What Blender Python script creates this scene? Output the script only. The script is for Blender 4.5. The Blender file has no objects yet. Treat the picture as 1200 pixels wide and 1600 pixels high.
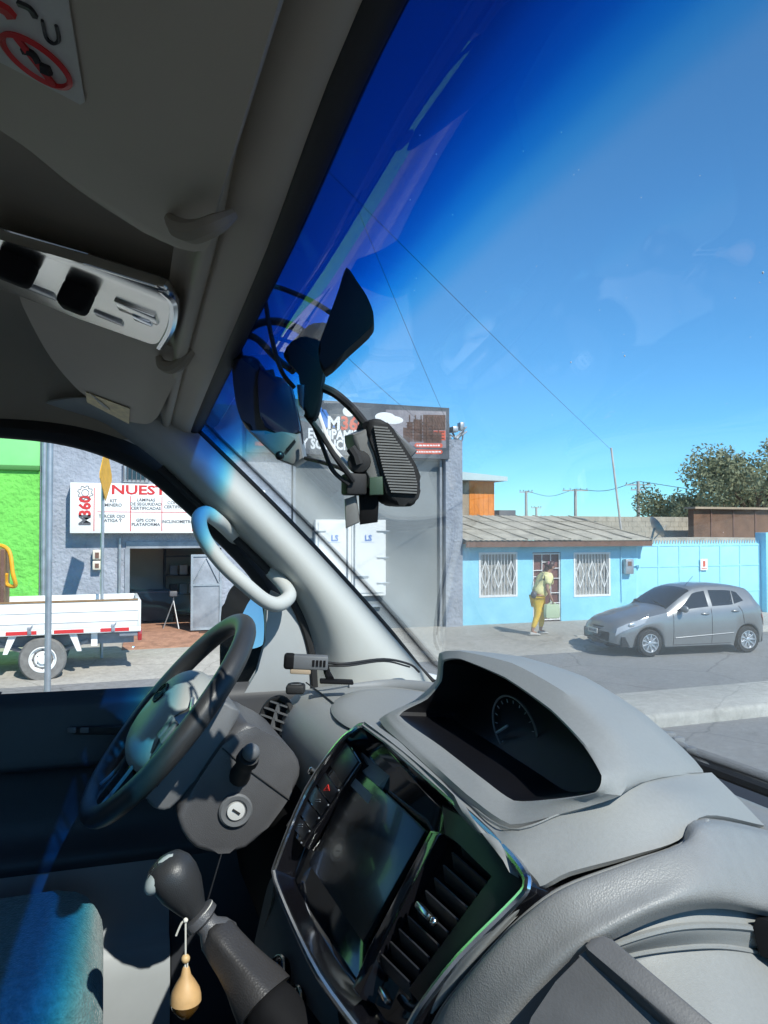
import bpy, bmesh, math, random
from mathutils import Vector as V, Matrix
random.seed(11)
S = bpy.context.scene
C = S.collection
rad = math.radians

# ------------------------------------------------------------------ camera
CAMH = 2.5
YAW, PITCH, FOC = rad(70), math.atan(30/1202.0), 1202.0
FWD = V((-math.sin(YAW)*math.cos(PITCH), math.cos(YAW)*math.cos(PITCH), math.sin(PITCH)))
RGT = V((math.cos(YAW), math.sin(YAW), 0))
UPV = RGT.cross(FWD)
CAM = V((0, 0, CAMH))
cd = bpy.data.cameras.new('camera'); cam = bpy.data.objects.new('camera', cd); C.objects.link(cam)
cd.sensor_fit = 'VERTICAL'; cd.sensor_height = 36; cd.lens = 36*FOC/1600; cd.clip_start = .02; cd.clip_end = 3000
M = Matrix((RGT, UPV, -FWD)).transposed().to_4x4(); M.translation = CAM
cam.matrix_world = M
S.camera = cam

# ------------------------------------------------------------------ light
SUNV = V((1.0, .30, 1.0)).normalized()
w = bpy.data.worlds.new('World'); S.world = w; w.use_nodes = True
nt = w.node_tree; bg = nt.nodes['Background']
sky = nt.nodes.new('ShaderNodeTexSky'); sky.sky_type = 'NISHITA'; sky.sun_disc = False
sky.sun_elevation = math.asin(SUNV.z); sky.sun_rotation = math.atan2(SUNV.x, SUNV.y)
sky.altitude = 1500; sky.air_density = 1.0; sky.dust_density = 0; sky.ozone_density = 4.0
tint = nt.nodes.new('ShaderNodeMix'); tint.data_type = 'RGBA'; tint.blend_type = 'MULTIPLY'; tint.inputs[0].default_value = 1
tint.inputs[7].default_value = (.56, 1.0, 1.17, 1)
nt.links.new(sky.outputs[0], tint.inputs[6]); nt.links.new(tint.outputs[2], bg.inputs[0]); bg.inputs[1].default_value = .13
sl = bpy.data.lights.new('sun', 'SUN'); sl.energy = 4.4; sl.angle = rad(.5); sl.color = (1, .955, .88)
so = bpy.data.objects.new('sun', sl); C.objects.link(so); so.location = (6, 4, 12)
so.rotation_euler = (-SUNV).to_track_quat('-Z', 'Y').to_euler()
S.view_settings.view_transform = 'Standard'; S.view_settings.look = 'None'
S.view_settings.exposure = .55; S.view_settings.gamma = 1

# ------------------------------------------------------------------ measuring helpers (photo pixel -> point on a known plane)
def ray(px, py): return FWD + RGT*((px-600)/FOC) + UPV*((800-py)/FOC)
def D(px, py, d): return CAM + ray(px, py)*d
def HX(px, py, x): r = ray(px, py); return CAM + r*(x/r.x)
def HY(px, py, y): r = ray(px, py); return CAM + r*(y/r.y)
def HZ(px, py, z): r = ray(px, py); return CAM + r*((z-CAMH)/r.z)
def HP(px, py, p, n): r = ray(px, py); return CAM + r*((p-CAM).dot(n)/r.dot(n))
def I(x, y, z): return V((x, y, z+CAMH))          # cabin coordinates: z from the eye
def lerp(a, b, t): return a+(b-a)*t
def table(t, x):
    if x <= t[0][0]: return t[0][1]
    for (a, u), (b, v) in zip(t, t[1:]):
        if x <= b: return lerp(u, v, (x-a)/(b-a))
    return t[-1][1]

# ------------------------------------------------------------------ materials
def mat(name, col, rough=.6, metal=0.0, bump=None, var=None, spec=.5, coat=0, emis=None, sheen=0):
    m = bpy.data.materials.new(name); m.use_nodes = True
    n = m.node_tree.nodes; l = m.node_tree.links; p = n['Principled BSDF']
    p.inputs['Base Color'].default_value = (*col, 1); p.inputs['Roughness'].default_value = rough
    p.inputs['Metallic'].default_value = metal; p.inputs['Specular IOR Level'].default_value = spec
    p.inputs['Coat Weight'].default_value = coat; p.inputs['Coat Roughness'].default_value = .05
    p.inputs['Sheen Weight'].default_value = sheen
    tc = n.new('ShaderNodeTexCoord')
    if var:
        nz = n.new('ShaderNodeTexNoise'); nz.inputs['Scale'].default_value = var[0]; nz.inputs['Detail'].default_value = 5
        nz.inputs['Roughness'].default_value = .65
        l.new(tc.outputs['Object'], nz.inputs['Vector'])
        rp = n.new('ShaderNodeValToRGB'); rp.color_ramp.elements[0].position = .32; rp.color_ramp.elements[1].position = .68
        a = var[1]; c2 = var[2] if len(var) > 2 else None
        rp.color_ramp.elements[0].color = (*[c*(1-a) for c in col], 1)
        rp.color_ramp.elements[1].color = (*(c2 if c2 else [min(1, c*(1+a)) for c in col]), 1)
        l.new(nz.outputs[0], rp.inputs[0]); l.new(rp.outputs[0], p.inputs['Base Color'])
    if bump:
        nb = n.new('ShaderNodeTexVoronoi' if len(bump) > 3 else 'ShaderNodeTexNoise')
        nb.inputs['Scale'].default_value = bump[0]
        if len(bump) <= 3: nb.inputs['Detail'].default_value = 4
        l.new(tc.outputs['Object'], nb.inputs['Vector'])
        b = n.new('ShaderNodeBump'); b.inputs['Strength'].default_value = bump[1]; b.inputs['Distance'].default_value = bump[2]
        l.new(nb.outputs[0], b.inputs['Height']); l.new(b.outputs[0], p.inputs['Normal'])
    if emis:
        p.inputs['Emission Color'].default_value = (*emis[:3], 1); p.inputs['Emission Strength'].default_value = emis[3]
    return m

def glass(name, col, refl=.04, dust=0.0, band=None, edge=.9):
    m = bpy.data.materials.new(name); m.use_nodes = True
    n = m.node_tree.nodes; l = m.node_tree.links; n.clear()
    out = n.new('ShaderNodeOutputMaterial'); tr = n.new('ShaderNodeBsdfTransparent'); gl = n.new('ShaderNodeBsdfGlossy')
    gl.inputs['Roughness'].default_value = .015; tr.inputs[0].default_value = (*col, 1)
    lw = n.new('ShaderNodeLayerWeight'); lw.inputs[0].default_value = .5
    pw = n.new('ShaderNodeMath'); pw.operation = 'POWER'; pw.inputs[1].default_value = 5
    ma = n.new('ShaderNodeMath'); ma.operation = 'MULTIPLY_ADD'; ma.inputs[1].default_value = edge; ma.inputs[2].default_value = refl
    l.new(lw.outputs['Facing'], pw.inputs[0]); l.new(pw.outputs[0], ma.inputs[0])
    mx = n.new('ShaderNodeMixShader'); l.new(ma.outputs[0], mx.inputs[0]); l.new(tr.outputs[0], mx.inputs[1]); l.new(gl.outputs[0], mx.inputs[2])
    last = mx
    tc = n.new('ShaderNodeTexCoord')
    if band:                                     # shade band: tint of the glass itself, by height up the pane
        sp = n.new('ShaderNodeAttribute'); sp.attribute_name = 'shade_band'
        mr = n.new('ShaderNodeMapRange'); mr.inputs[1].default_value = band[0]; mr.inputs[2].default_value = band[1]
        l.new(sp.outputs['Fac'], mr.inputs[0])
        rp = n.new('ShaderNodeValToRGB'); e = rp.color_ramp.elements
        e[0].position = 0; e[0].color = (*col, 1); e[1].position = 1; e[1].color = (*band[2][-1], 1)
        for k, c in enumerate(band[2][:-1]):
            q = e.new((k+1)/len(band[2])); q.color = (*c, 1)
        rp.color_ramp.interpolation = 'EASE'
        l.new(mr.outputs[0], rp.inputs[0]); l.new(rp.outputs[0], tr.inputs[0])
    if dust:
        df = n.new('ShaderNodeBsdfDiffuse'); df.inputs[0].default_value = (.8, .8, .78, 1)
        nz = n.new('ShaderNodeTexNoise'); nz.inputs['Scale'].default_value = 5; nz.inputs['Detail'].default_value = 6
        l.new(tc.outputs['Object'], nz.inputs['Vector'])
        mm = n.new('ShaderNodeMapRange'); mm.inputs[1].default_value = .35; mm.inputs[2].default_value = .75
        mm.inputs[3].default_value = dust*.4; mm.inputs[4].default_value = dust*1.8
        l.new(nz.outputs[0], mm.inputs[0])
        m2 = n.new('ShaderNodeMixShader'); l.new(mm.outputs[0], m2.inputs[0]); l.new(mx.outputs[0], m2.inputs[1]); l.new(df.outputs[0], m2.inputs[2])
        last = m2
    l.new(last.outputs[0], out.inputs[0])
    return m

# ------------------------------------------------------------------ mesh helpers
def crom(p, n):
    if len(p) == 2: return [lerp(p[0], p[1], i/n) for i in range(n+1)]
    q = [p[0]*2-p[1]] + list(p) + [p[-1]*2-p[-2]]; o = []
    for i in range(1, len(q)-2):
        a, b, c, d = q[i-1:i+3]
        for k in range(n):
            t = k/n
            o.append((b*2 + (c-a)*t + (a*2-b*5+c*4-d)*t*t + (b*3-a-c*3+d)*t**3)*.5)
    o.append(p[-1].copy()); return o
def cromc(p, n):
    L = len(p); o = []
    for i in range(L):
        a, b, c, d = p[i-1], p[i], p[(i+1) % L], p[(i+2) % L]
        for k in range(n):
            t = k/n
            o.append((b*2 + (c-a)*t + (a*2-b*5+c*4-d)*t*t + (b*3-a-c*3+d)*t**3)*.5)
    return o
def grid(bm, g, closed=False):
    vs = [[bm.verts.new(p) for p in r] for r in g]; fs = []
    n = len(g[0])
    for i in range(len(g)-1):
        for j in range(n if closed else n-1):
            a, b, c, d = vs[i][j], vs[i][(j+1) % n], vs[i+1][(j+1) % n], vs[i+1][j]
            try: fs.append(bm.faces.new((a, b, c, d)))
            except ValueError: pass
    return vs, fs
def patch(bm, rows, nu=4, nv=4, thick=0, see=None):
    R = [crom(r, nu) for r in rows]
    cols = [crom([r[j] for r in R], nv) for j in range(len(R[0]))]
    g = [[cols[j][i] for j in range(len(cols))] for i in range(len(cols[0]))]
    if not thick:
        return grid(bm, g)
    a, b = len(g), len(g[0]); nn = []
    for i in range(a):
        nr = []
        for j in range(b):
            du = g[i][min(j+1, b-1)]-g[i][max(j-1, 0)]; dv = g[min(i+1, a-1)][j]-g[max(i-1, 0)][j]
            x = du.cross(dv)
            if x.length < 1e-12: x = V((0, 0, 1))
            x.normalize()
            nr.append(x)
        nn.append(nr)
    s = 1
    if see is not None:
        tot = sum(((see-g[i][j]).dot(nn[i][j]) for i in range(a) for j in range(b)))
        s = 1 if tot > 0 else -1
    bk = [[g[i][j]-nn[i][j]*s*thick for j in range(b)] for i in range(a)]
    v1, _ = grid(bm, g); v2, _ = grid(bm, bk)
    for i in range(a-1):
        bm.faces.new((v1[i][0], v1[i+1][0], v2[i+1][0], v2[i][0])); bm.faces.new((v1[i][-1], v2[i][-1], v2[i+1][-1], v1[i+1][-1]))
    for j in range(b-1):
        bm.faces.new((v1[0][j], v2[0][j], v2[0][j+1], v1[0][j+1])); bm.faces.new((v1[-1][j], v1[-1][j+1], v2[-1][j+1], v2[-1][j]))
def bev(bm, faces, off, seg=2):
    es = list({e for f in faces for e in f.edges})
    if off > 0: bmesh.ops.bevel(bm, geom=es, offset=off, segments=seg, affect='EDGES', profile=.5, clamp_overlap=True)
def obox(bm, c, ax, h, b=0, seg=2):
    c = V(c); X, Y, Z = [V(a).normalized() for a in ax]; vs = []
    for i in (-1, 1):
        for j in (-1, 1):
            for k in (-1, 1): vs.append(bm.verts.new(c+X*h[0]*i+Y*h[1]*j+Z*h[2]*k))
    fs = [bm.faces.new([vs[q] for q in f]) for f in ((0, 1, 3, 2), (4, 6, 7, 5), (0, 4, 5, 1), (2, 3, 7, 6), (0, 2, 6, 4), (1, 5, 7, 3))]
    bev(bm, fs, b, seg)
AX = ((1, 0, 0), (0, 1, 0), (0, 0, 1))
def box(bm, lo, hi, b=0, seg=2):
    lo, hi = V(lo), V(hi); h = (hi-lo)/2
    obox(bm, (lo+hi)/2, AX, (abs(h.x), abs(h.y), abs(h.z)), b, seg)
def prism(bm, pts, vec, b=0, seg=2):
    vec = V(vec); n = len(pts)
    a = [bm.verts.new(p) for p in pts]; c = [bm.verts.new(p+vec) for p in pts]
    fs = [bm.faces.new(a), bm.faces.new(c[::-1])]
    for i in range(n): fs.append(bm.faces.new((a[i], c[i], c[(i+1) % n], a[(i+1) % n])))
    if b:
        es = list({e for f in fs[:2] for e in f.edges})
        bmesh.ops.bevel(bm, geom=es, offset=b, segments=seg, affect='EDGES', profile=.5, clamp_overlap=True)
def tube(bm, pts, r, n=8, closed=False, sm=0, flat=None):
    pts = [V(p) for p in pts]
    if sm: pts = cromc(pts, sm) if closed else crom(pts, sm)
    L = len(pts); rs = r if isinstance(r, (list, tuple)) else [r]*L
    if len(rs) != L:
        k = len(rs)-1; rs = [lerp(rs[min(int(i/(L-1)*k), k-1)], rs[min(int(i/(L-1)*k), k-1)+1], i/(L-1)*k-min(int(i/(L-1)*k), k-1)) for i in range(L)]
    t0 = (pts[1]-pts[0]).normalized(); u = t0.orthogonal().normalized(); rings = []
    for i, p in enumerate(pts):
        a = pts[i-1] if (i or closed) else pts[0]; c = pts[(i+1) % L] if (closed or i < L-1) else pts[-1]
        t = (c-a)
        if t.length < 1e-9: t = t0
        t.normalize(); u = (u-t*u.dot(t))
        if u.length < 1e-6: u = t.orthogonal()
        u.normalize(); vv = t.cross(u)
        rings.append([p+(u*math.cos(2*math.pi*k/n)+vv*math.sin(2*math.pi*k/n))*rs[i] for k in range(n)])
    if closed: rings.append(rings[0][:])
    vs, _ = grid(bm, rings, True)
    if not closed:
        bm.faces.new(vs[0][::-1]); bm.faces.new(vs[-1])
def lathe(bm, prof, o, ax, n=24, ref=None):
    o = V(o); ax = V(ax).normalized(); u = V(ref).normalized() if ref else ax.orthogonal().normalized(); v = ax.cross(u)
    g = [[o+ax*h+(u*math.cos(2*math.pi*k/n)+v*math.sin(2*math.pi*k/n))*max(r, 1e-5) for k in range(n)] for r, h in prof]
    vs, _ = grid(bm, g, True)
    bm.faces.new(vs[0][::-1]); bm.faces.new(vs[-1])
def ell(bm, c, ax, h, nu=16, nv=10):
    c = V(c); X, Y, Z = [V(a).normalized() for a in ax]
    g = [[c+X*h[0]*math.sin(t)*math.cos(f)+Y*h[1]*math.sin(t)*math.sin(f)+Z*h[2]*math.cos(t) for f in [2*math.pi*k/nu for k in range(nu)]]
         for t in [math.pi*(.02+.96*i/nv) for i in range(nv+1)]]
    vs, _ = grid(bm, g, True); bm.faces.new(vs[0][::-1]); bm.faces.new(vs[-1])
def text(bm, s, size, o, right=(0, 1, 0), up=(0, 0, 1), ext=.003, bold=0, align='LEFT', sx=1):
    cu = bpy.data.curves.new('t', 'FONT'); cu.body = s; cu.size = size; cu.extrude = ext; cu.offset = bold; cu.align_x = align; cu.resolution_u = 2
    ob = bpy.data.objects.new('t', cu); C.objects.link(ob)
    me = bpy.data.meshes.new_from_object(ob.evaluated_get(bpy.context.evaluated_depsgraph_get()))
    r, u = V(right).normalized(), V(up).normalized(); nn = r.cross(u)
    mm = Matrix((r*sx, u, nn)).transposed().to_4x4(); mm.translation = V(o); me.transform(mm)
    bm.from_mesh(me); bpy.data.objects.remove(ob); bpy.data.curves.remove(cu); bpy.data.meshes.remove(me)

ROOT = {}
AUTO = {'gateway_frame', 'meter_window', 'side_board', 'upright', 'spoke_trim', 'reflective_strip', 'mudguard', 'shelf_board', 'downpipe', 'meter_box', 'bolt', 'stored_box', 'leaf_rail', 'corner_batten', 'wall_strut', 'batten', 'hinge', 'lock_bar', 'insulator', 'brake_disc', 'eyes', 'ears', 'gauge_ring', 'gauge_needle', 'cab_window', 'wiper', 'bed_side', 'side_wall', 'lamp_lens', 'tail_bracket', 'room_wall', 'left_body_side', 'right_body_side', 'front_panel', 'printed_stripe', 'red_lettering', 'handle', 'grille_slots', 'gate_frame', 'window_switch', 'grey_lettering', 'orange_print'}
def islands(bm):
    seen = set(); out = []
    for v in bm.verts:
        if v in seen: continue
        st = [v]; seen.add(v); isl = []
        while st:
            q = st.pop(); isl.append(q)
            for e in q.link_edges:
                o = e.other_vert(q)
                if o not in seen: seen.add(o); st.append(o)
        out.append(isl)
    return out
def tag(o, label, cat, group=None):
    o['label'] = label; o['category'] = cat
    if group: o['group'] = group
    return o
def thing(name, label, cat, loc=(0, 0, 0), group=None):
    o = bpy.data.objects.new(name, None); C.objects.link(o); o.empty_display_size = .2; o.location = loc
    ROOT[o] = V(loc); return tag(o, label, cat, group)
def obj(name, bm, m, parent=None, ang=38, loc=None, label=None):
    if name in AUTO and parent:
        bmesh.ops.remove_doubles(bm, verts=bm.verts, dist=1e-5); isl = islands(bm)
        if len(isl) > 1:
            first = None
            for vs in isl:
                nb = bmesh.new(); mp_ = {v: nb.verts.new(v.co) for v in vs}
                for f in {f for v in vs for f in v.link_faces}: nb.faces.new([mp_[v] for v in f.verts])
                o = _obj(name, nb, m, parent, ang, loc, label); first = first or o
            bm.free(); return first
    return _obj(name, bm, m, parent, ang, loc, label)
def _obj(name, bm, m, parent=None, ang=38, loc=None, label=None):
    base = ROOT[parent] if parent else V(loc or (0, 0, 0))
    bmesh.ops.remove_doubles(bm, verts=bm.verts, dist=1e-5)
    bmesh.ops.recalc_face_normals(bm, faces=bm.faces)
    bmesh.ops.translate(bm, verts=bm.verts, vec=-base)
    me = bpy.data.meshes.new(name); bm.to_mesh(me); bm.free()
    me.materials.append(m); o = bpy.data.objects.new(name, me); C.objects.link(o)
    me.polygons.foreach_set('use_smooth', [True]*len(me.polygons)); me.set_sharp_from_angle(angle=rad(ang))
    if parent: o.parent = parent
    else: o.location = base
    ROOT[o] = base
    if label: o['label'] = label
    return o
def place(root, loc, rz=0): root.location = loc; root.rotation_euler = (0, 0, rz)
def struct(o): o['kind'] = 'structure'; return o
NB = bmesh.new
def one(fn, *a, **k):
    b = NB(); fn(b, *a, **k); return b
def dup(root, loc, rz=None, label=None):
    r = root.copy(); C.objects.link(r); r.location = loc
    if rz is not None: r.rotation_euler = (0, 0, rz)
    if label: r['label'] = label
    for ch in list(root.children):
        c = ch.copy(); C.objects.link(c); c.parent = r
        for g in list(ch.children):
            q = g.copy(); C.objects.link(q); q.parent = c
    return r

def ground(name, col, col2, crack, sc, ck=.012, blot=None):
    m = mat(name, col, .93, bump=(70, .45, .008)); n = m.node_tree.nodes; l = m.node_tree.links; p = n['Principled BSDF']
    tc = n.new('ShaderNodeTexCoord')
    def noise(s_, d_=6):
        q = n.new('ShaderNodeTexNoise'); q.inputs['Scale'].default_value = s_; q.inputs['Detail'].default_value = d_; q.inputs['Roughness'].default_value = .7; l.new(tc.outputs['Object'], q.inputs['Vector']); return q
    def ramp(src, a, b_, c0, c1):
        r = n.new('ShaderNodeValToRGB'); r.color_ramp.elements[0].position = a; r.color_ramp.elements[1].position = b_
        r.color_ramp.elements[0].color = (*c0, 1); r.color_ramp.elements[1].color = (*c1, 1); l.new(src, r.inputs[0]); return r
    base = ramp(noise(.35).outputs[0], .35, .65, col, col2)
    fine = ramp(noise(9).outputs[0], .3, .7, (.78,)*3, (1.14,)*3)
    ns = noise(1.6, 3); ad = n.new('ShaderNodeMix'); ad.data_type = 'RGBA'; ad.inputs[0].default_value = .18; l.new(tc.outputs['Object'], ad.inputs[6]); l.new(ns.outputs[1], ad.inputs[7])
    vo = n.new('ShaderNodeTexVoronoi'); vo.feature = 'DISTANCE_TO_EDGE'; vo.inputs['Scale'].default_value = sc; l.new(ad.outputs[2], vo.inputs['Vector'])
    cr = ramp(vo.outputs['Distance'], .0, ck, (crack,)*3, (1, 1, 1))
    st = ramp(noise(.9, 8).outputs[0], .62, .74, (1, 1, 1), (.72, .71, .69))
    def mul(a, b_):
        q = n.new('ShaderNodeMix'); q.data_type = 'RGBA'; q.blend_type = 'MULTIPLY'; q.inputs[0].default_value = 1; l.new(a, q.inputs[6]); l.new(b_, q.inputs[7]); return q.outputs[2]
    o = mul(mul(mul(base.outputs[0], fine.outputs[0]), cr.outputs[0]), st.outputs[0]); l.new(o, p.inputs['Base Color']); return m
MT = dict(
 asphalt=ground('asphalt', (.195, .197, .195), (.245, .245, .24), .62, .40, .008),
 concrete=ground('concrete', (.34, .32, .28), (.43, .41, .365), .72, .5, .007),
 kerb=ground('kerb_concrete', (.37, .36, .32), (.46, .45, .41), .75, .4, .006),
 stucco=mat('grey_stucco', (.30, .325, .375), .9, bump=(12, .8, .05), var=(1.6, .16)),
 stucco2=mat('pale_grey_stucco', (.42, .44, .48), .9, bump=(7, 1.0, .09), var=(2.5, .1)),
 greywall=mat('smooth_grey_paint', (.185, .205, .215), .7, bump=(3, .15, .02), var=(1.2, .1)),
 green=mat('green_stucco', (.16, .56, .09), .85, bump=(9, .9, .06), var=(1.5, .14)),
 green2=mat('pale_green_sheet', (.22, .62, .22), .6, var=(1.5, .1)),
 dgreen=mat('dark_green_trim', (.05, .2, .04), .7),
 blue=mat('sky_blue_paint', (.25, .64, .82), .85, bump=(14, .4, .02), var=(1.6, .10, (.31, .69, .84))),
 blue2=mat('cyan_gate_paint', (.33, .72, .86), .6, var=(1.5, .08)),
 white=mat('white_paint', (.78, .78, .76), .5, var=(3, .05)),
 signwhite=mat('sign_white', (.80, .80, .78), .4, var=(2, .03)),
 red=mat('sign_red', (.55, .03, .03), .5), inkgrey=mat('ink_grey', (.10, .10, .11), .5), inkblack=mat('ink_black', (.02, .02, .02), .5),
 inkwhite=mat('ink_white', (.8, .8, .8), .5), inkblue=mat('ink_blue', (.03, .17, .55), .5), inkorange=mat('ink_orange', (.62, .10, .05), .5),
 banner=mat('banner_print', (.075, .085, .10), .55, var=(1.6, .3)), bansky=mat('banner_sky_print', (.22, .20, .24), .55, var=(1.2, .35, (.34, .31, .33))),
 rust=mat('brown_machine_print', (.10, .05, .035), .6, var=(5, .5)), bag2=mat('pale_blue_fascia', (.50, .60, .60), .7), orangewall=mat('orange_boards', (.78, .25, .035), .7, var=(3, .15)),
 roof=mat('weathered_roof', (.46, .42, .34), .8, var=(2.2, .25), bump=(30, .2, .01)), fascia=mat('brown_fascia', (.16, .085, .06), .8, var=(3, .2)),
 block=mat('grey_blocks', (.42, .38, .31), .9, var=(3, .15), bump=(12, .5, .02)), brownwall=mat('brown_shed_wall', (.16, .085, .05), .85, var=(1.5, .3)),
 door=mat('brown_door', (.15, .06, .05), .6, var=(4, .2)), pane=mat('curtained_pane', (.30, .29, .27), .35, var=(9, .25), spec=.6),
 steel=mat('galvanised_steel', (.42, .44, .46), .45, .7, var=(4, .2)), dsteel=mat('painted_steel', (.28, .30, .33), .5, .3, var=(3, .25)),
 pole=mat('pole_concrete', (.42, .40, .37), .85, var=(2, .12)), cable=mat('cable_grey', (.06, .065, .08), .55),
 beige=mat('inner_plaster', (.68, .62, .52), .9, var=(1, .08)), brick=mat('brick_apron', (.36, .19, .12), .9, var=(5, .3), bump=(20, .5, .01)),
 bark=mat('bark', (.10, .075, .05), .9, bump=(20, .8, .03)), leaf=mat('leaves', (.18, .205, .10), .7, var=(.9, .3, (.30, .31, .18))),
 tan=mat('tan_plaster', (.40, .31, .22), .9, var=(2, .1)), yellow=mat('yellow_sign', (.72, .38, .02), .5, var=(6, .15)),
 carpaint=mat('grey_metallic', (.25, .258, .262), .34, .5, coat=.6, var=(2, .05)), carglass=mat('dark_car_glass', (.012, .016, .02), .06, 0, spec=.8),
 tyre=mat('tyre', (.022, .022, .023), .85), dusttyre=mat('dusty_tyre', (.17, .165, .155), .9, var=(12, .2)), alloy=mat('alloy', (.55, .56, .58), .35, .7), blackpl=mat('black_plastic', (.02, .02, .022), .5),
 lampglass=mat('headlight_lens', (.42, .44, .46), .25, .1, coat=.6), tail=mat('tail_light', (.35, .02, .02), .2, coat=1), plate=mat('plate', (.55, .55, .52), .4),
 truckwhite=mat('truck_white', (.76, .76, .74), .4, var=(2, .06), coat=.3), wood=mat('bed_wood', (.25, .15, .07), .8, var=(6, .3)),
 skin=mat('skin', (.36, .19, .13), .55), ytop=mat('yellow_cotton', (.80, .74, .36), .85, var=(14, .15)), mustard=mat('mustard_cotton', (.76, .50, .05), .8, var=(10, .1)),
 hair=mat('auburn_hair', (.05, .02, .018), .5), shoe=mat('shoe_canvas', (.45, .44, .42), .7), bag=mat('mint_bag', (.48, .58, .38), .7),
)

# ================================================================== GROUND
o = struct(obj('road', one(box, (-150, -250, -.5), (250, 300, 0)), MT['asphalt']))
XK, XF = -14.8, -17.4
b = NB(); box(b, (-150, -250, -.4), (XK-.16, 300, .15)); struct(obj('pavement', b, MT['concrete']))
b = NB()
y = math.ceil(HX(868, 1005, XK).y)
while y < 60: box(b, (XK-.158, y+.006, -.3), (XK, y+.994, .153), .02); y += 1
struct(obj('kerb', b, MT['kerb']))
b = NB()
for (y0, y1) in ((-60, -20), (-19.98, 0), (.02, 12.9), (12.92, 18), (18.02, 30), (30.02, 60)): box(b, (-9.35, y0, -.3), (-8.05, y1, .17), .07, 3)
struct(obj('median', b, MT['kerb']))
# driveway ramp in front of the gateway
p1 = math.ceil(HX(868, 1005, XK).y)
b = NB(); prism(b, [V((XK-.161, -60, .149)), V((XK+1.15, -60, .004)), V((XK+1.15, p1-.01, .004)), V((XK-.161, p1-.01, .149))], (0, 0, -.12)); struct(obj('driveway', b, MT['concrete']))

# ================================================================== BUILDINGS
def fy(px): return HX(px, 830, XF).y
def fz(px, py, x=XF): return HX(px, py, x).z
def fbox(bm, px0, px1, z0, z1, x0=XF-.3, x1=XF, bv=0): box(bm, (x0, fy(px0), z0), (x1, fy(px1), z1), bv)

# --- green building
YG = fy(62)
t = thing('green_building', 'bright green stuccoed building beside the grey shop', 'building', (XF-4, YG-5, .15))
zc = fz(40, 735)
obj('wall', one(box, (XF-9, YG-14, .1), (XF, YG-.01, zc)), MT['green'], t)
obj('upper_wall', one(box, (XF-9, YG-14, zc+.1), (XF-.05, YG-.012, zc+3)), MT['green2'], t)
obj('cornice', one(box, (XF-9, YG-14, zc), (XF+.08, YG-.008, zc+.1), .01), MT['dgreen'], t)

# --- grey shop building
ZT = 5.35
t = shop = thing('shop_building', 'grey stuccoed workshop building with an open doorway and a wide gateway', 'building', (XF-5, fy(390), .15))
ga, gb, gz = fy(197), fy(346), fz(260, 848)
pa, pb = fy(455), fy(693)
ye = fy(719)
b = NB()
box(b, (XF-.3, YG, .1), (XF, ga, ZT)); box(b, (XF-.3, ga, gz), (XF, gb, ZT)); box(b, (XF-.3, gb, .1), (XF, pa, ZT))
pz = fz(600, 716)
box(b, (XF-.3, pa, pz), (XF, pb, ZT))
obj('front_wall', b, MT['stucco'], t)
b = NB(); box(b, (XF-9, YG, .1), (XF-.302, YG+.25, ZT)); box(b, (XF-9, ye-.3, .1), (XF-.5, ye-.05, ZT-.1)); box(b, (XF-9.3, YG, .1), (XF-9, ye, ZT)); obj('side_wall', b, MT['stucco'], t)
obj('roof', one(box, (XF-9, YG, ZT-.25), (XF-.302, ye-.3, ZT-.1)), MT['greywall'], t)
obj('pilaster', one(box, (XF-.5, pb, .1), (XF+.14, ye, fz(708, 688))), MT['stucco'], t)
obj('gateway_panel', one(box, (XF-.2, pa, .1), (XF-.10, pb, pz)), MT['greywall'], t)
b = NB()
for yy in (pa+.04, pb-.10): box(b, (XF-.098, yy, .1), (XF+.012, yy+.06, pz))
obj('gateway_frame', b, MT['dsteel'], t)
# room behind the doorway
zf = .30
b = NB(); box(b, (XF-5, ga-1.2, .1), (XF+.02, gb+1.2, zf)); obj('room_floor', b, MT['brick'], t)
b = NB(); box(b, (XF-3.5, ga-1.2, zf), (XF-3.4, gb+1.2, 3.2)); box(b, (XF-5, ga-1.3, zf), (XF-.302, ga-1.2, 3.2)); box(b, (XF-5, gb+1.2, zf), (XF-.302, gb+1.3, 3.2)); box(b, (XF-5, ga-1.3, 3.2), (XF-.302, gb+1.3, 3.3))
obj('room_wall', b, MT['beige'], t)
b = NB(); prism(b, [V((XF+.021, ga, zf)), V((XF+1.3, ga-.1, .16)), V((XF+1.3, gb-.5, .16)), V((XF+.021, gb-.5, zf))], (0, 0, -.12)); obj('entrance_ramp', b, MT['brick'], t)
b = NB(); box(b, (XF-.1, ga, gz-.12), (XF+.03, gb, gz+.02)); box(b, (XF-.1, ga-.02, zf), (XF+.03, ga+.08, gz-.12)); obj('door_frame', b, MT['dsteel'], t)
# folded metal door leaf
b = NB(); la, lb = fy(298), gb; zt_ = fz(320, 866)
box(b, (XF+.035, la, zf+.03), (XF+.075, lb, zt_), .005); lf = obj('door_leaf', b, MT['dsteel'], t)
b = NB(); zm = fz(320, 915)
for q in (zf+.03, zm, zt_-.05): box(b, (XF+.076, la, q), (XF+.10, lb, q+.05))
for q in (la, lb-.05): box(b, (XF+.076, q, zf+.081), (XF+.101, q+.05, zt_-.051))
tube(b, [V((XF+.09, la+.05, zm+.06)), V((XF+.09, (la+lb)/2, zt_-.08)), V((XF+.09, lb-.06, zm+.06))], .02, 6)
obj('leaf_rail', b, MT['steel'], lf)
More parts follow.
